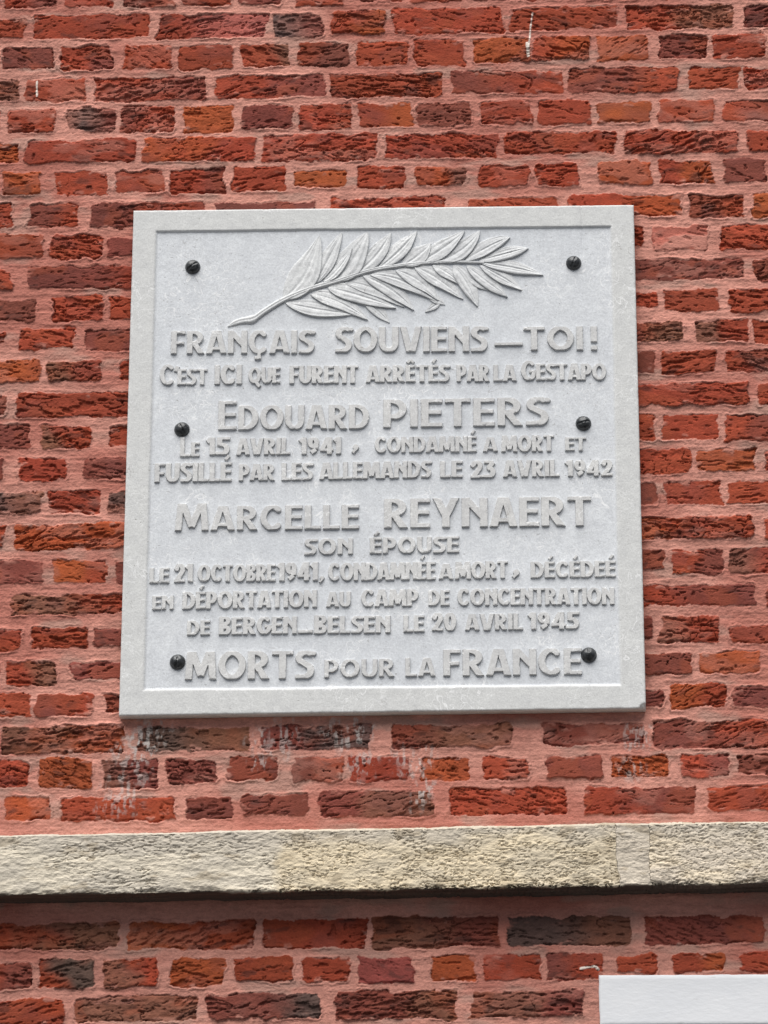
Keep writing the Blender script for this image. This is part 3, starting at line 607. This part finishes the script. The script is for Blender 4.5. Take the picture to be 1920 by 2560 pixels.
    C = C * (1 - lich) + lich * lin((138, 122, 96))
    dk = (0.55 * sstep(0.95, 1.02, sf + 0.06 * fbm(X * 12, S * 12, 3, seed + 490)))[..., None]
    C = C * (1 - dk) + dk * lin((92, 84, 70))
    und_shade = sstep(1.0, 1.06, sf)[..., None]  # soffit shade painted into the colour, darker than the stone itself
    C = C * (1 - und_shade) + und_shade * lin((92, 84, 76)) * (1 + 0.5 * fbm(X * 9, S * 160, 3, 497))[..., None]
    edge = 1 + 1.4 * np.exp(-((sf - 1.0) / 0.05) ** 2)
    h = h * edge + 0.0062 * fbm(X * 11, S * 3, 4, 495, 0.6) * np.clip(edge - 0.6, 0, 2)
    h = h - 0.003 * (np.exp(-((X - x0) / 0.003) ** 2) + np.exp(-((X - x1) / 0.003) ** 2)) * (0 if style == 'joint' else 0.35)
    fade = np.clip(np.minimum(ds / 0.01, (ds[-1] - ds) / 0.01), 0, 1)[:, None]
    h = h * fade
    for xe in (XB, XC): X = X + (0.010 * fbm(S * 26 + xe * 50, S * 3, 3, 499, 0.6) * np.exp(-((X - xe) / 0.022) ** 2)).astype(np.float32)
    Yd = Y + h * nr[:, 0:1]; Zd = Zr + h * nr[:, 1:2]
    frac = Zd / H0
    Zw = ledge_bot(X) + Zd * ((ledge_top(X) - ledge_bot(X)) / H0)
    V = np.stack([X, Yd, Zw], -1).reshape(-1, 3)
    F = grid_faces(len(xs), len(ds))[:, ::-1]
    # end caps and back
    i = np.arange(V.shape[0]).reshape(len(ds), len(xs))
    n0 = len(V)
    ends = []
    for e in (0, -1):
        ring = i[:, e]
        c = len(V); V = np.concatenate([V, [V[ring].mean(0)]])
        t = np.stack([ring[:-1], ring[1:], np.full(len(ring) - 1, c)], 1)
        ends.append(t if e == 0 else t[:, ::-1])
        ends.append(np.array([[ring[-1], ring[0], c]]))
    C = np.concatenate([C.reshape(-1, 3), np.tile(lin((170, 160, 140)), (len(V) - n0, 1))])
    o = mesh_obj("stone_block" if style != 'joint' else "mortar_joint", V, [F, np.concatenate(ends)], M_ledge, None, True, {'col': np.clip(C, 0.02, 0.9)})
    place(o, ledge); return o
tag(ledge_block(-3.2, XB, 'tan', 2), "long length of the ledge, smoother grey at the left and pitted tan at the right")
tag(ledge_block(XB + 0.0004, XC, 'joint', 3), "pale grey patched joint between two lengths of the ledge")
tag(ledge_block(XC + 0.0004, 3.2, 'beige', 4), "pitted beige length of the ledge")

# ------------------------------------------------------------------ the plaque
YB, YFR, YFI = 0.004, -0.024, -0.0202
plaque = thing("memorial_plaque", (0, YB, 3.182), "pale limestone memorial plaque with raised French lettering and a carved leafy branch", "plaque")

def poly_side(X, Z, quad):
    """signed distance (inside negative) to a convex quad given TL, TR, BR, BL"""
    d = np.full(X.shape, -1e3, np.float32)
    for k in range(4):
        (ax, az), (bx, bz) = quad[k], quad[(k + 1) % 4]
        ex, ez = bx - ax, bz - az; L = math.hypot(ex, ez)
        d = np.maximum(d, ((X - ax) * (-ez) + (Z - az) * ex) / L)      # left normal of a clockwise quad points outwards
    return d

def build_slab():
    n = 0.0019
    xs = np.arange(-0.5035, 0.5040, n); zs = np.arange(3.1755, 4.2300, n)
    X, Z = np.meshgrid(xs.astype(np.float32), zs.astype(np.float32))
    wob = 0.0009 * fbm(X * 14, Z * 14, 3, 500)
    # snap the sheet to the slab's slightly crooked outline
    TL, TR, BR, BL = [np.array(p) for p in SLAB]
    u = (X - xs[0]) / (xs[-1] - xs[0]); v = (Z - zs[0]) / (zs[-1] - zs[0])
    X = ((1 - u) * (1 - v) * BL[0] + u * (1 - v) * BR[0] + (1 - u) * v * TL[0] + u * v * TR[0]).astype(np.float32)
    Z = ((1 - u) * (1 - v) * BL[1] + u * (1 - v) * BR[1] + (1 - u) * v * TL[1] + u * v * TR[1]).astype(np.float32)
    do = poly_side(X, Z, SLAB); di = poly_side(X, Z, RECESS) + wob
    tw = np.where(Z > 4.16, 0.0014, 0.0030); fr = sstep(-tw, tw, di)
    H = -YFI + (YFI - YFR) * fr
    H = H - 0.0018 * sstep(-0.0024, 0.0, do) ** 2 - 0.0010 * sstep(0.15, 0.5, fbm(X * 60, Z * 60, 2, 510)) * sstep(-0.004, 0, do)
    # chipped lower right corner
    rc = np.hypot(X - BR[0], Z - BR[1]); H = H - 0.010 * sstep(0.013, 0.001, rc + 0.004 * vnoise(X * 200, Z * 200, 520))
    H = H + 0.00022 * fbm(X * 9, Z * 9, 3, 530) + 0.00012 * fbm(X * 80, Z * 80, 3, 540) + 0.00018 * fr * fbm(X * 70, Z * 30, 3, 550)
    # hairline crack through the top of the frame
    xc = 0.3952 + (4.226 - Z) * 0.035 + 0.0022 * fbm(Z * 30, Z * 3, 3, 560)
    ck = sstep(0.0016, 0.0003, np.abs(X - xc)) * sstep(4.112, 4.125, Z)
    H = H - 0.0016 * ck
    V = np.stack([X, -H, Z], -1).reshape(-1, 3)
    nx, nz = len(xs), len(zs)
    F = grid_faces(nx, nz)
    i = np.arange(nx * nz).reshape(nz, nx)
    ring = np.concatenate([i[0, :-1], i[:-1, -1], i[-1, :0:-1], i[:0:-1, 0]])
    Vb = V[ring].copy(); Vb[:, 1] = YB
    n0 = len(V); k = len(ring); a = np.arange(k); b2 = (a + 1) % k
    side = np.stack([ring[a], n0 + a, n0 + b2, ring[b2]], 1)
    c = n0 + k
    V = np.concatenate([V, Vb, [[0, YB, 3.7]]])
    cap = np.stack([n0 + a, np.full(k, c), n0 + b2], 1)
    fa = np.concatenate([fr.ravel(), np.ones(k + 1)])
    return mesh_obj("slab", V, [F, side, cap], M_slab, None, True, {'frame': fa})
place(build_slab(), plaque)

# ---- lettering: strokes of an inter-war capital alphabet, cut in relief
HK = 0.56
def ell(cx, cy, rx, ry, a0, a1, n=20):
    t = np.radians(np.linspace(a0, a1, n)); return [(cx + rx * math.cos(q), cy + ry * math.sin(q)) for q in t]
def poly(p): return [('s', *a, *b) for a, b in zip(p[:-1], p[1:]) if math.hypot(a[0] - b[0], a[1] - b[1]) > 1e-4]
def glyph(ch, t):
    """strokes of one capital: (width, list of strokes, list of accent strokes); height is 1, upright stroke weight t, level strokes thinner"""
    h = t / 2; k = h * HK; acc = []
    base = {'Ç': 'C', 'É': 'E', 'Ê': 'E'}.get(ch, ch)
    if base == 'A': w = .90; s = [('s', h * .75, -.1, w / 2 - h * .25, 1.1), ('s', w - h * .75, -.1, w / 2 + h * .25, 1.1), ('s', .2, .22, w - .2, .22)]
    elif base == 'B': w = .72; s = [('s', h, 0, h, 1)] + poly([(h, 1 - k), (w * .5, 1 - k)] + ell(w * .5, .76, w * .47 - h, .24 - k, 90, -90) + [(h, .52)]) + poly([(h, .51), (w * .48, .51)] + ell(w * .48, .255, w * .52 - h, .255 - k, 90, -90) + [(h, k)])
    elif base == 'C': w = .86; s = poly(ell(w * .54, .5, w * .54 - h, .5 - k, 50, 310, 26))
    elif base == 'D': w = .86; s = [('s', h, 0, h, 1)] + poly([(h, 1 - k)] + ell(w * .36, .5, w * .64 - h, .5 - k, 90, -90, 22) + [(h, k)])
    elif base == 'E': w = .66; s = [('s', h, 0, h, 1), ('s', 0, 1 - k, w, 1 - k), ('s', 0, .52, w * .95, .52), ('s', 0, k, w, k)]
    elif base == 'F': w = .64; s = [('s', h, 0, h, 1), ('s', 0, 1 - k, w, 1 - k), ('s', 0, .47, w * .92, .47)]
    elif base == 'G': w = .88; s = poly(ell(w * .54, .5, w * .54 - h, .5 - k, 52, 340, 26)) + [('s', w * .55, .44, w, .44)]
    elif base == 'I': w = t * 1.02; s = [('s', w / 2, 0, w / 2, 1)]
    elif base == 'L': w = .62; s = [('s', h, 0, h, 1), ('s', 0, k, w, k)]
    elif base == 'M': w = 1.14; s = [('s', h * .9, -.1, .17 + h * .3, 1.1), ('s', w - h * .9, -.1, w - .17 - h * .3, 1.1), ('s', .24, 1.05, w / 2, .14), ('s', w - .24, 1.05, w / 2, .14)]
    elif base == 'N': w = .86; s = [('s', h, 0, h, 1), ('s', w - h, 0, w - h, 1), ('s', h * .9, .98, w - h * .9, .30)]
    elif base == 'O': w = 1.0; s = poly(ell(w / 2, .5, w / 2 - h, .5 - k, 0, 360, 36))
    elif base == 'P': w = .74; s = [('s', h, 0, h, 1)] + poly([(h, 1 - k), (w * .40, 1 - k)] + ell(w * .40, .65, w * .60 - h, .35 - k, 90, -90) + [(h, .30 + k)])
    elif base == 'Q': w = 1.0; s = poly(ell(w / 2, .5, w / 2 - h, .5 - k, 0, 360, 36)) + [('s', w * .45, .25, w * .9, -.22)]
    elif base == 'R': w = .80; s = [('s', h, 0, h, 1)] + poly([(h, 1 - k), (w * .36, 1 - k)] + ell(w * .36, .70, w * .56 - h, .30 - k, 90, -90) + [(h, .40 + k)]) + [('s', w * .40, .48, w - h * .7, -.10)]
    elif base == 'S': w = .70; s = poly([(w * .98, .90)] + ell(w * .56, .74, w * .48 - h * .6, .26 - k, 60, 215, 14) + ell(w * .44, .29, w * .56 - h, .29 - k, 44, -90, 14) + [(0, k)])
    elif base == 'T': w = .78; s = [('s', 0, 1 - k, w, 1 - k), ('s', w / 2, 0, w / 2, 1)]
    elif base == 'U': w = .82; s = poly([(h, 1.05), (h, .40)] + ell(w / 2, .36, w / 2 - h, .36 - k, 180, 360) + [(w - h, .40), (w - h, 1.05)])
    elif base == 'V': w = .90; s = [('s', h * .75, 1.1, w / 2 - h * .25, -.1), ('s', w - h * .75, 1.1, w / 2 + h * .25, -.1)]
    elif base == 'Y': w = .90; s = [('s', h * .8, 1.08, w / 2, .38), ('s', w - h * .8, 1.08, w / 2, .38), ('s', w / 2, 0, w / 2, .5)]
    elif base == '1': w = .40; s = [('s', w - h, 0, w - h, 1), ('s', 0, .72, w - h, .95)]
    elif base == '2': w = .64; s = poly([(h * .5, .74)] + ell(w / 2, .70, w / 2 - h, .30 - k, 170, -30, 16) + [(h * 1.1, k)]) + [('s', 0, k, w, k)]
    elif base == '3': w = .62; s = poly([(0, 1 - k), (w - h, 1 - k), (w * .42, .62)] + ell(w * .42, .32, w * .56 - h, .32 - k, 85, -100, 18) + [(0, k * 1.2)])
    elif base == '4': w = .76; s = [('s', w * .70, 0, w * .70, 1), ('s', w * .62, 1.0, h * .8, .24), ('s', 0, .25, w, .25)]
    elif base == '5': w = .64; s = [('s', .08, 1 - k, w, 1 - k), ('s', h * 1.1, 1, h * 1.1, .5)] + poly([(h, .56)] + ell(w * .42, .32, w * .58 - h, .32 - k, 80, -100, 18) + [(0, k * 1.2)])
    elif base == '9': w = .66; s = poly(ell(w / 2, .68, w / 2 - h, .32 - k, 0, 360, 24)) + poly([(w - h, .68), (w - h * 1.2, .3), (w * .3, k)])
    elif base == '0': w = .72; s = poly(ell(w / 2, .5, w / 2 - h, .5 - k, 0, 360, 30))
    elif base == "'": w = .14; s = [('s', .06, .80, .17, 1.16)]
    elif base == '!': w = t; s = [('s', h, .34, h, 1), ('s', h, 0, h, .18)]
    else: w = .5; s = []
    if ch == 'É': acc = [('s', w * .42, 1.12, w * .74, 1.36)]
    if ch == 'Ê': acc = [('s', w * .14, 1.12, w * .5, 1.30), ('s', w * .5, 1.30, w * .86, 1.12)]
    if ch == 'Ç': acc = [('s', w * .55, .02, w * .55, -.14), ('s', w * .30, -.19, w * .66, -.17)]
    return w, s, acc

def seg_dist(X, Z, x0, z0, x1, z1, hw, flat):
    ex, ez = x1 - x0, z1 - z0; L = math.hypot(ex, ez) + 1e-9; ex /= L; ez /= L
    px, pz = X - (x0 + x1) / 2, Z - (z0 + z1) / 2
    a = np.abs(px * ex + pz * ez) - L / 2; b = np.abs(px * -ez + pz * ex) - hw
    if flat: return np.maximum(a, b)
    return np.hypot(np.maximum(a, 0), b + hw) - hw

LINE_NAME = {}
def build_line(li, words):
    big = li in (0, 2, 5, 10)
    n = 0.0007
    x0 = min(w[2] for w in words) - 0.010; x1 = max(w[3] for w in words) + 0.010
    z0 = min(min(w[4], w[5]) for w in words) - 0.020; z1 = max(max(w[4], w[5]) + abs(w[6]) * 1.45 * max(w[7], 1) for w in words) + 0.004
    xs = np.arange(x0, x1, n); zs = np.arange(z0, z1, n)
    X, Z = np.meshgrid(xs.astype(np.float32), zs.astype(np.float32))
    XW = X + 0.0004 * fbm(X * 90, Z * 90, 2, 600 + li); ZW = Z + 0.0004 * fbm(X * 90, Z * 90, 2, 620 + li)
    D = np.full(X.shape, 1.0, np.float32)
    rng = np.random.RandomState(40 + li)
    for (_, txt, wx0, wx1, b0, b1, h, fs) in words:
        if txt == '-':
            d = seg_dist(XW, ZW, wx0, (b0 + b1) / 2 + h / 2, wx1, (b0 + b1) / 2 + h / 2, max(h, .0066) / 2, True); D = np.minimum(D, d); continue
        if txt == ',':
            w_ = wx1 - wx0; zz = (b0 + b1) / 2
            d = np.minimum(np.hypot(XW - (wx0 + w_ * .6), ZW - (zz + h * .72)) - w_ * .38, seg_dist(XW, ZW, wx0 + w_ * .75, zz + h * .6, wx0 + w_ * .2, zz + .001, w_ * .19, True))
            D = np.minimum(D, d); continue
        t = 0.262 if big else 0.295
        if txt == 'POUR' or txt == 'LA' and li == 10: t = 0.26
        gs = [glyph(c, t * (1 / fs ** .5 if k == 0 else 1)) for k, c in enumerate(txt)]
        sc = [fs if k == 0 else 1.0 for k in range(len(txt))]
        gap = (0.045 if not big else 0.07)
        tot = sum(g[0] * s_ for g, s_ in zip(gs, sc)) + gap * (len(txt) - 1)
        kx = (wx1 - wx0) / (tot * h)                      # letters squeeze or widen to fill the carved word
        kx_ = min(kx, 1.35); 
        extra = (wx1 - wx0 - tot * h * kx_) / max(1, len(txt) - 1)
        x = wx0
        for (gw, ss, acc), s_, ch in zip(gs, sc, txt):
            f = (x - wx0) / max(wx1 - wx0, 1e-6); bz = b0 + (b1 - b0) * f
            hw = t * h * 0.5 * min(1.0, 0.5 + 0.5 * kx) * (s_ ** .4)
            xa = x - 0.004; xb = x + gw * h * s_ * kx_ + 0.006
            i0, i1 = np.searchsorted(xs, [xa - .004, xb + .004]); sl = (slice(None), slice(i0, i1))
            gX, gZ = XW[sl], ZW[sl]
            d = np.full(gX.shape, 1.0, np.float32)
            for (_, ax, az, bx, bz2) in ss:
                curve = ch in 'CÇGOQSBDPRU2359 0'
                d = np.minimum(d, seg_dist(gX, gZ, x + ax * h * s_ * kx_, bz + az * h * s_, x + bx * h * s_ * kx_, bz + bz2 * h * s_, hw * (HK + (1 - HK) * (abs(bz2 - az) / (math.hypot(bx - ax, bz2 - az) + 1e-9)) ** .8), not (curve and math.hypot(ax - bx, az - bz2) < .3)))
            lo = -0.30 if ch == 'Q' else 0.0
            d = np.maximum(d, np.maximum(gZ - (bz + h * s_ * (1.2 if ch == "'" else 1.0)), bz + lo * h - gZ))
            for (_, ax, az, bx, bz2) in acc:
                d = np.minimum(d, seg_dist(gX, gZ, x + ax * h * s_ * kx_, bz + az * h * s_, x + bx * h * s_ * kx_, bz + bz2 * h * s_, hw * .62, True))
            D[sl] = np.minimum(D[sl], d)
            x += (gw + gap) * h * s_ * kx_ + extra - (gap * h * (s_ - 1) * kx_)
    R_ = 0.0048 if big else 0.0043
    top = R_ + 0.00035 * fbm(X * 60, Z * 60, 3, 640 + li)
    Hh = -0.0008 + (top + 0.0008) * sstep(0.0004, -0.0006, D)
    Hh = Hh - 0.0010 * sstep(.35, .6, fbm(X * 110, Z * 110, 2, 660 + li)) * sstep(-0.003, 0, D)
    cell = np.minimum(np.minimum(D[:-1, :-1], D[1:, 1:]), np.minimum(D[1:, :-1], D[:-1, 1:])) < 0.0010
    V = np.stack([X, YFI - Hh, Z], -1).reshape(-1, 3)
    F = grid_faces(len(xs), len(zs), cell)
    V, F, _a = compact(V, F, {})
    o = mesh_obj("lettering_line", V, F, M_letter, None, False)
    return place(o, plaque)
LTXT = ["raised words FRANÇAIS SOUVIENS-TOI!", "raised line of small capitals starting C'EST ICI", "raised name EDOUARD PIETERS", "raised line starting LE 15 AVRIL 1941", "raised line starting FUSILLÉ", "raised name MARCELLE REYNAERT", "raised words SON ÉPOUSE", "raised line starting LE 21 OCTOBRE 1941", "raised line starting EN DÉPORTATION", "raised line starting DE BERGEN", "raised words MORTS POUR LA FRANCE"]
for li in range(11):
    tag(build_line(li, [w for w in WORDS if w[0] == li]), LTXT[li])

# ---- the carved branch
branch = None
def spline(pts, n):
    p = np.array(pts, float); t = np.concatenate([[0], np.cumsum(np.linalg.norm(np.diff(p, axis=0), axis=1))]); t /= t[-1]
    q = np.linspace(0, 1, n); m = np.gradient(p, t, axis=0, edge_order=1)
    k = np.clip(np.searchsorted(t, q, side='right') - 1, 0, len(t) - 2); dt = (t[k + 1] - t[k])[:, None]; u = ((q - t[k]) / (t[k + 1] - t[k]))[:, None]
    return (2 * u**3 - 3 * u**2 + 1) * p[k] + (u**3 - 2 * u**2 + u) * dt * m[k] + (-2 * u**3 + 3 * u**2) * p[k + 1] + (u**3 - u**2) * dt * m[k + 1]

def build_stem():
    n = 70; c = spline(STEM, n); tg = np.gradient(c, axis=0); tg /= np.linalg.norm(tg, axis=1)[:, None]; nn = np.stack([-tg[:, 1], tg[:, 0]], 1)
    f = np.linspace(0, 1, n)
    hw = np.interp(f, [0, .03, .08, .095, .11, .5, 1.0], [.0015, .006, .0075, .010, .0062, .0052, .0026])
    hh = np.interp(f, [0, .05, .1, .5, 1], [.0026, .0038, .0050, .0052, .0046])
    prof = [(-1.0, -.15), (-.92, .55), (-.55, .92), (-.12, 1.0), (0.0, .80), (.15, 1.0), (.6, .95), (.93, .6), (1.0, -.15)]
    V = []
    for (a, b) in prof:
        q = c + nn * (hw * a)[:, None]; V.append(np.stack([q[:, 0], YFI - hh * b, q[:, 1]], 1))
    V = np.stack(V, 0); F = grid_faces(n, len(prof))
    return mesh_obj("branch_stem", V.reshape(-1, 3), F, M_leaf, None, True)
branch = place(build_stem(), plaque)
tag(branch, "carved leafy branch in low relief")

def build_leaf(base, mid, tip, w, hgt, k):
    rng = np.random.RandomState(900 + k)
    nu, nv = 40, 25; w = w * 1.28
    b, m_, t = np.array(base), np.array(mid), np.array(tip)
    ctrl = 2 * m_ - 0.5 * (b + t)
    u = np.linspace(0, 1, nu)[:, None]
    c = (1 - u) ** 2 * b + 2 * u * (1 - u) * ctrl + u ** 2 * t
    tg = np.gradient(c, axis=0); tg /= np.linalg.norm(tg, axis=1)[:, None]; nn = np.stack([-tg[:, 1], tg[:, 0]], 1)
    if nn[nu // 2, 1] > 0: nn = -nn                    # positive side = the side facing down
    uu = u[:, 0]
    hw = w * np.clip(np.sin(np.pi * uu ** 0.88), 0, 1) ** 0.82 * (1 - 0.12 * uu) + 0.0004
    hw = hw * (1 + 0.08 * np.sin(uu * 9 + k) * uu)
    v = np.linspace(-1, 1, nv)
    VV, UU = np.meshgrid(v, uu)
    # upper half rises from the ground, lower half stands proud with an undercut edge; thin sunk midrib
    H = hgt * 1.25 * (0.30 + 0.70 * sstep(-1.0, 0.85, VV)) 
    H = H - 0.0017 * np.exp(-((VV - 0.05) / 0.09) ** 2) * sstep(0.02, 0.2, UU) * sstep(0.98, 0.7, UU)
    H = H + 0.0005 * vnoise(VV * 5 + k * 3.7, UU * 2.2 + k, 705) + 0.0002 * np.sin(VV * 14 + UU * 4 + k)
    H = H * (0.72 + 0.28 * sstep(0.0, 0.25, UU)) * (1 - 0.30 * sstep(0.75, 1.0, UU))
    P = c[:, None, :] + nn[:, None, :] * (hw[:, None] * v[None, :])[..., None]
    wav = 0.0007 * fbm(P[..., 0] * 90, P[..., 1] * 90, 2, 700)
    H = np.maximum(H + wav, 0.0006)
    V = np.stack([P[..., 0], YFI - H, P[..., 1]], -1)
    skL = V[:, 0].copy(); skL[:, 1] = YFI + 0.0008; skR = V[:, -1].copy(); skR[:, 1] = YFI + 0.0008
    A = np.concatenate([skL[:, None], V, skR[:, None]], 1)
    F = grid_faces(nv + 2, nu)
    o = mesh_obj("leaf", A.reshape(-1, 3), F, M_leaf, None, True)
    me = o.data
    me.polygons.foreach_set("use_smooth", np.tile(np.array([False] + [True] * (nv - 1) + [False]), nu - 1))
    o.parent = branch
    return o
for k, L_ in enumerate(LEAVES): build_leaf(*L_, k)

# ---- six dark domed bolts
def bolt_mesh():
    pr = [(0.0150, 0.0), (0.0152, 0.0016), (0.0146, 0.0030), (0.0138, 0.0040), (0.0128, 0.0062), (0.0112, 0.0082), (0.0090, 0.0099), (0.0064, 0.0111), (0.0046, 0.0116), (0.0034, 0.0128), (0.0016, 0.0137), (0.0, 0.0139)]
    ns = 40; V = []; 
    for (r_, h_) in pr[:-1]:
        for k in range(ns):
            a = 2 * math.pi * k / ns; V.append((r_ * math.cos(a), -h_, r_ * math.sin(a)))
    V.append((0, -pr[-1][1], 0)); V = np.array(V)
    V[:, 1] += np.where((np.abs(V[:, 0]) < 0.0016) & (np.hypot(V[:, 0], V[:, 2]) < 0.0118), 0.0022, 0)
    F = []; T = []
    for j in range(len(pr) - 2):
        for k in range(ns): F.append((j * ns + k, j * ns + (k + 1) % ns, (j + 1) * ns + (k + 1) % ns, (j + 1) * ns + k))
    j = len(pr) - 2
    for k in range(ns): T.append((j * ns + k, j * ns + (k + 1) % ns, len(V) - 1))
    return V, [np.array(F), np.array(T)]
bv, bf = bolt_mesh()
first = None
for k, (bx, bz) in enumerate(BOLTS):
    if first is None: first = mesh_obj("bolt", bv, bf, M_bolt); o = first
    else: o = first.copy(); col.objects.link(o)
    o.location = (bx, YFI + 0.0004, bz); place(o, plaque); o.rotation_euler = (0, (0.9, -0.5, 0.15, 0.4, 1.3, 0.0)[k], 0)

# ------------------------------------------------------------------ white painted window surround, lower right
sur = thing("painted_window_surround", (0.9, 0.0, 2.33), "white painted stepped stone surround at the lower right of the brick wall", "window surround")
def white_block(x0, x1, z0, z1, yf, seed):
    n = 0.004
    xs = np.concatenate([np.arange(x0, min(x1, 0.9), n), np.arange(min(x1, 0.9), x1, 0.03), [x1]]); zs = np.concatenate([np.arange(z0, z1, n), [z1]])
    X, Z = np.meshgrid(xs.astype(np.float32), zs.astype(np.float32))
    d = np.minimum(np.minimum(X - x0, x1 - X), np.minimum(Z - z0, z1 - Z))
    H = -yf - 0.0014 * sstep(0.0036, 0.0, d) ** 2 + 0.0003 * fbm(X * 12, Z * 20, 3, seed)
    Xd = X + 0.0012 * fbm(Z * 40, X * 2, 3, seed + 5) * sstep(0.01, 0, X - x0); Zd = Z + 0.0010 * fbm(X * 40, Z * 2, 3, seed + 9) * sstep(0.01, 0, z1 - Z)
    V = np.stack([Xd, -H, Zd], -1).reshape(-1, 3); nx, nz = len(xs), len(zs)
    F = grid_faces(nx, nz); i = np.arange(nx * nz).reshape(nz, nx)
    ring = np.concatenate([i[0, :-1], i[:-1, -1], i[-1, :0:-1], i[:0:-1, 0]]); Vb = V[ring].copy(); Vb[:, 1] = 0.05
    n0 = len(V); k = len(ring); a = np.arange(k); b2 = (a + 1) % k
    side = np.stack([ring[a], n0 + a, n0 + b2, ring[b2]], 1)
    V = np.concatenate([V, Vb, [[(x0 + x1) / 2, .05, (z0 + z1) / 2]]]); cap = np.stack([n0 + a, np.full(k, n0 + k), n0 + b2], 1)
    return place(mesh_obj("stone_block", V, [F, side, cap], M_white), sur)
white_block(0.4008, 1.9, 2.5896, 2.6822, -0.0058, 801)
white_block(0.3220, 1.9, 2.40, 2.5892, -0.0055, 821)

# ------------------------------------------------------------------ the street at the foot of the wall
pv = np.array([(-40, -60, -.002), (40, -60, -.002), (40, 0.24, -.002), (-40, 0.24, -.002), (-40, -60, -.2), (40, -60, -.2), (40, 0.24, -.2), (-40, 0.24, -.2)], float)
pf = np.array([(0, 1, 2, 3), (4, 7, 6, 5), (0, 4, 5, 1), (1, 5, 6, 2), (2, 6, 7, 3), (3, 7, 4, 0)])
tag(mesh_obj("street", pv, pf, M_street, None, False), kind='structure')
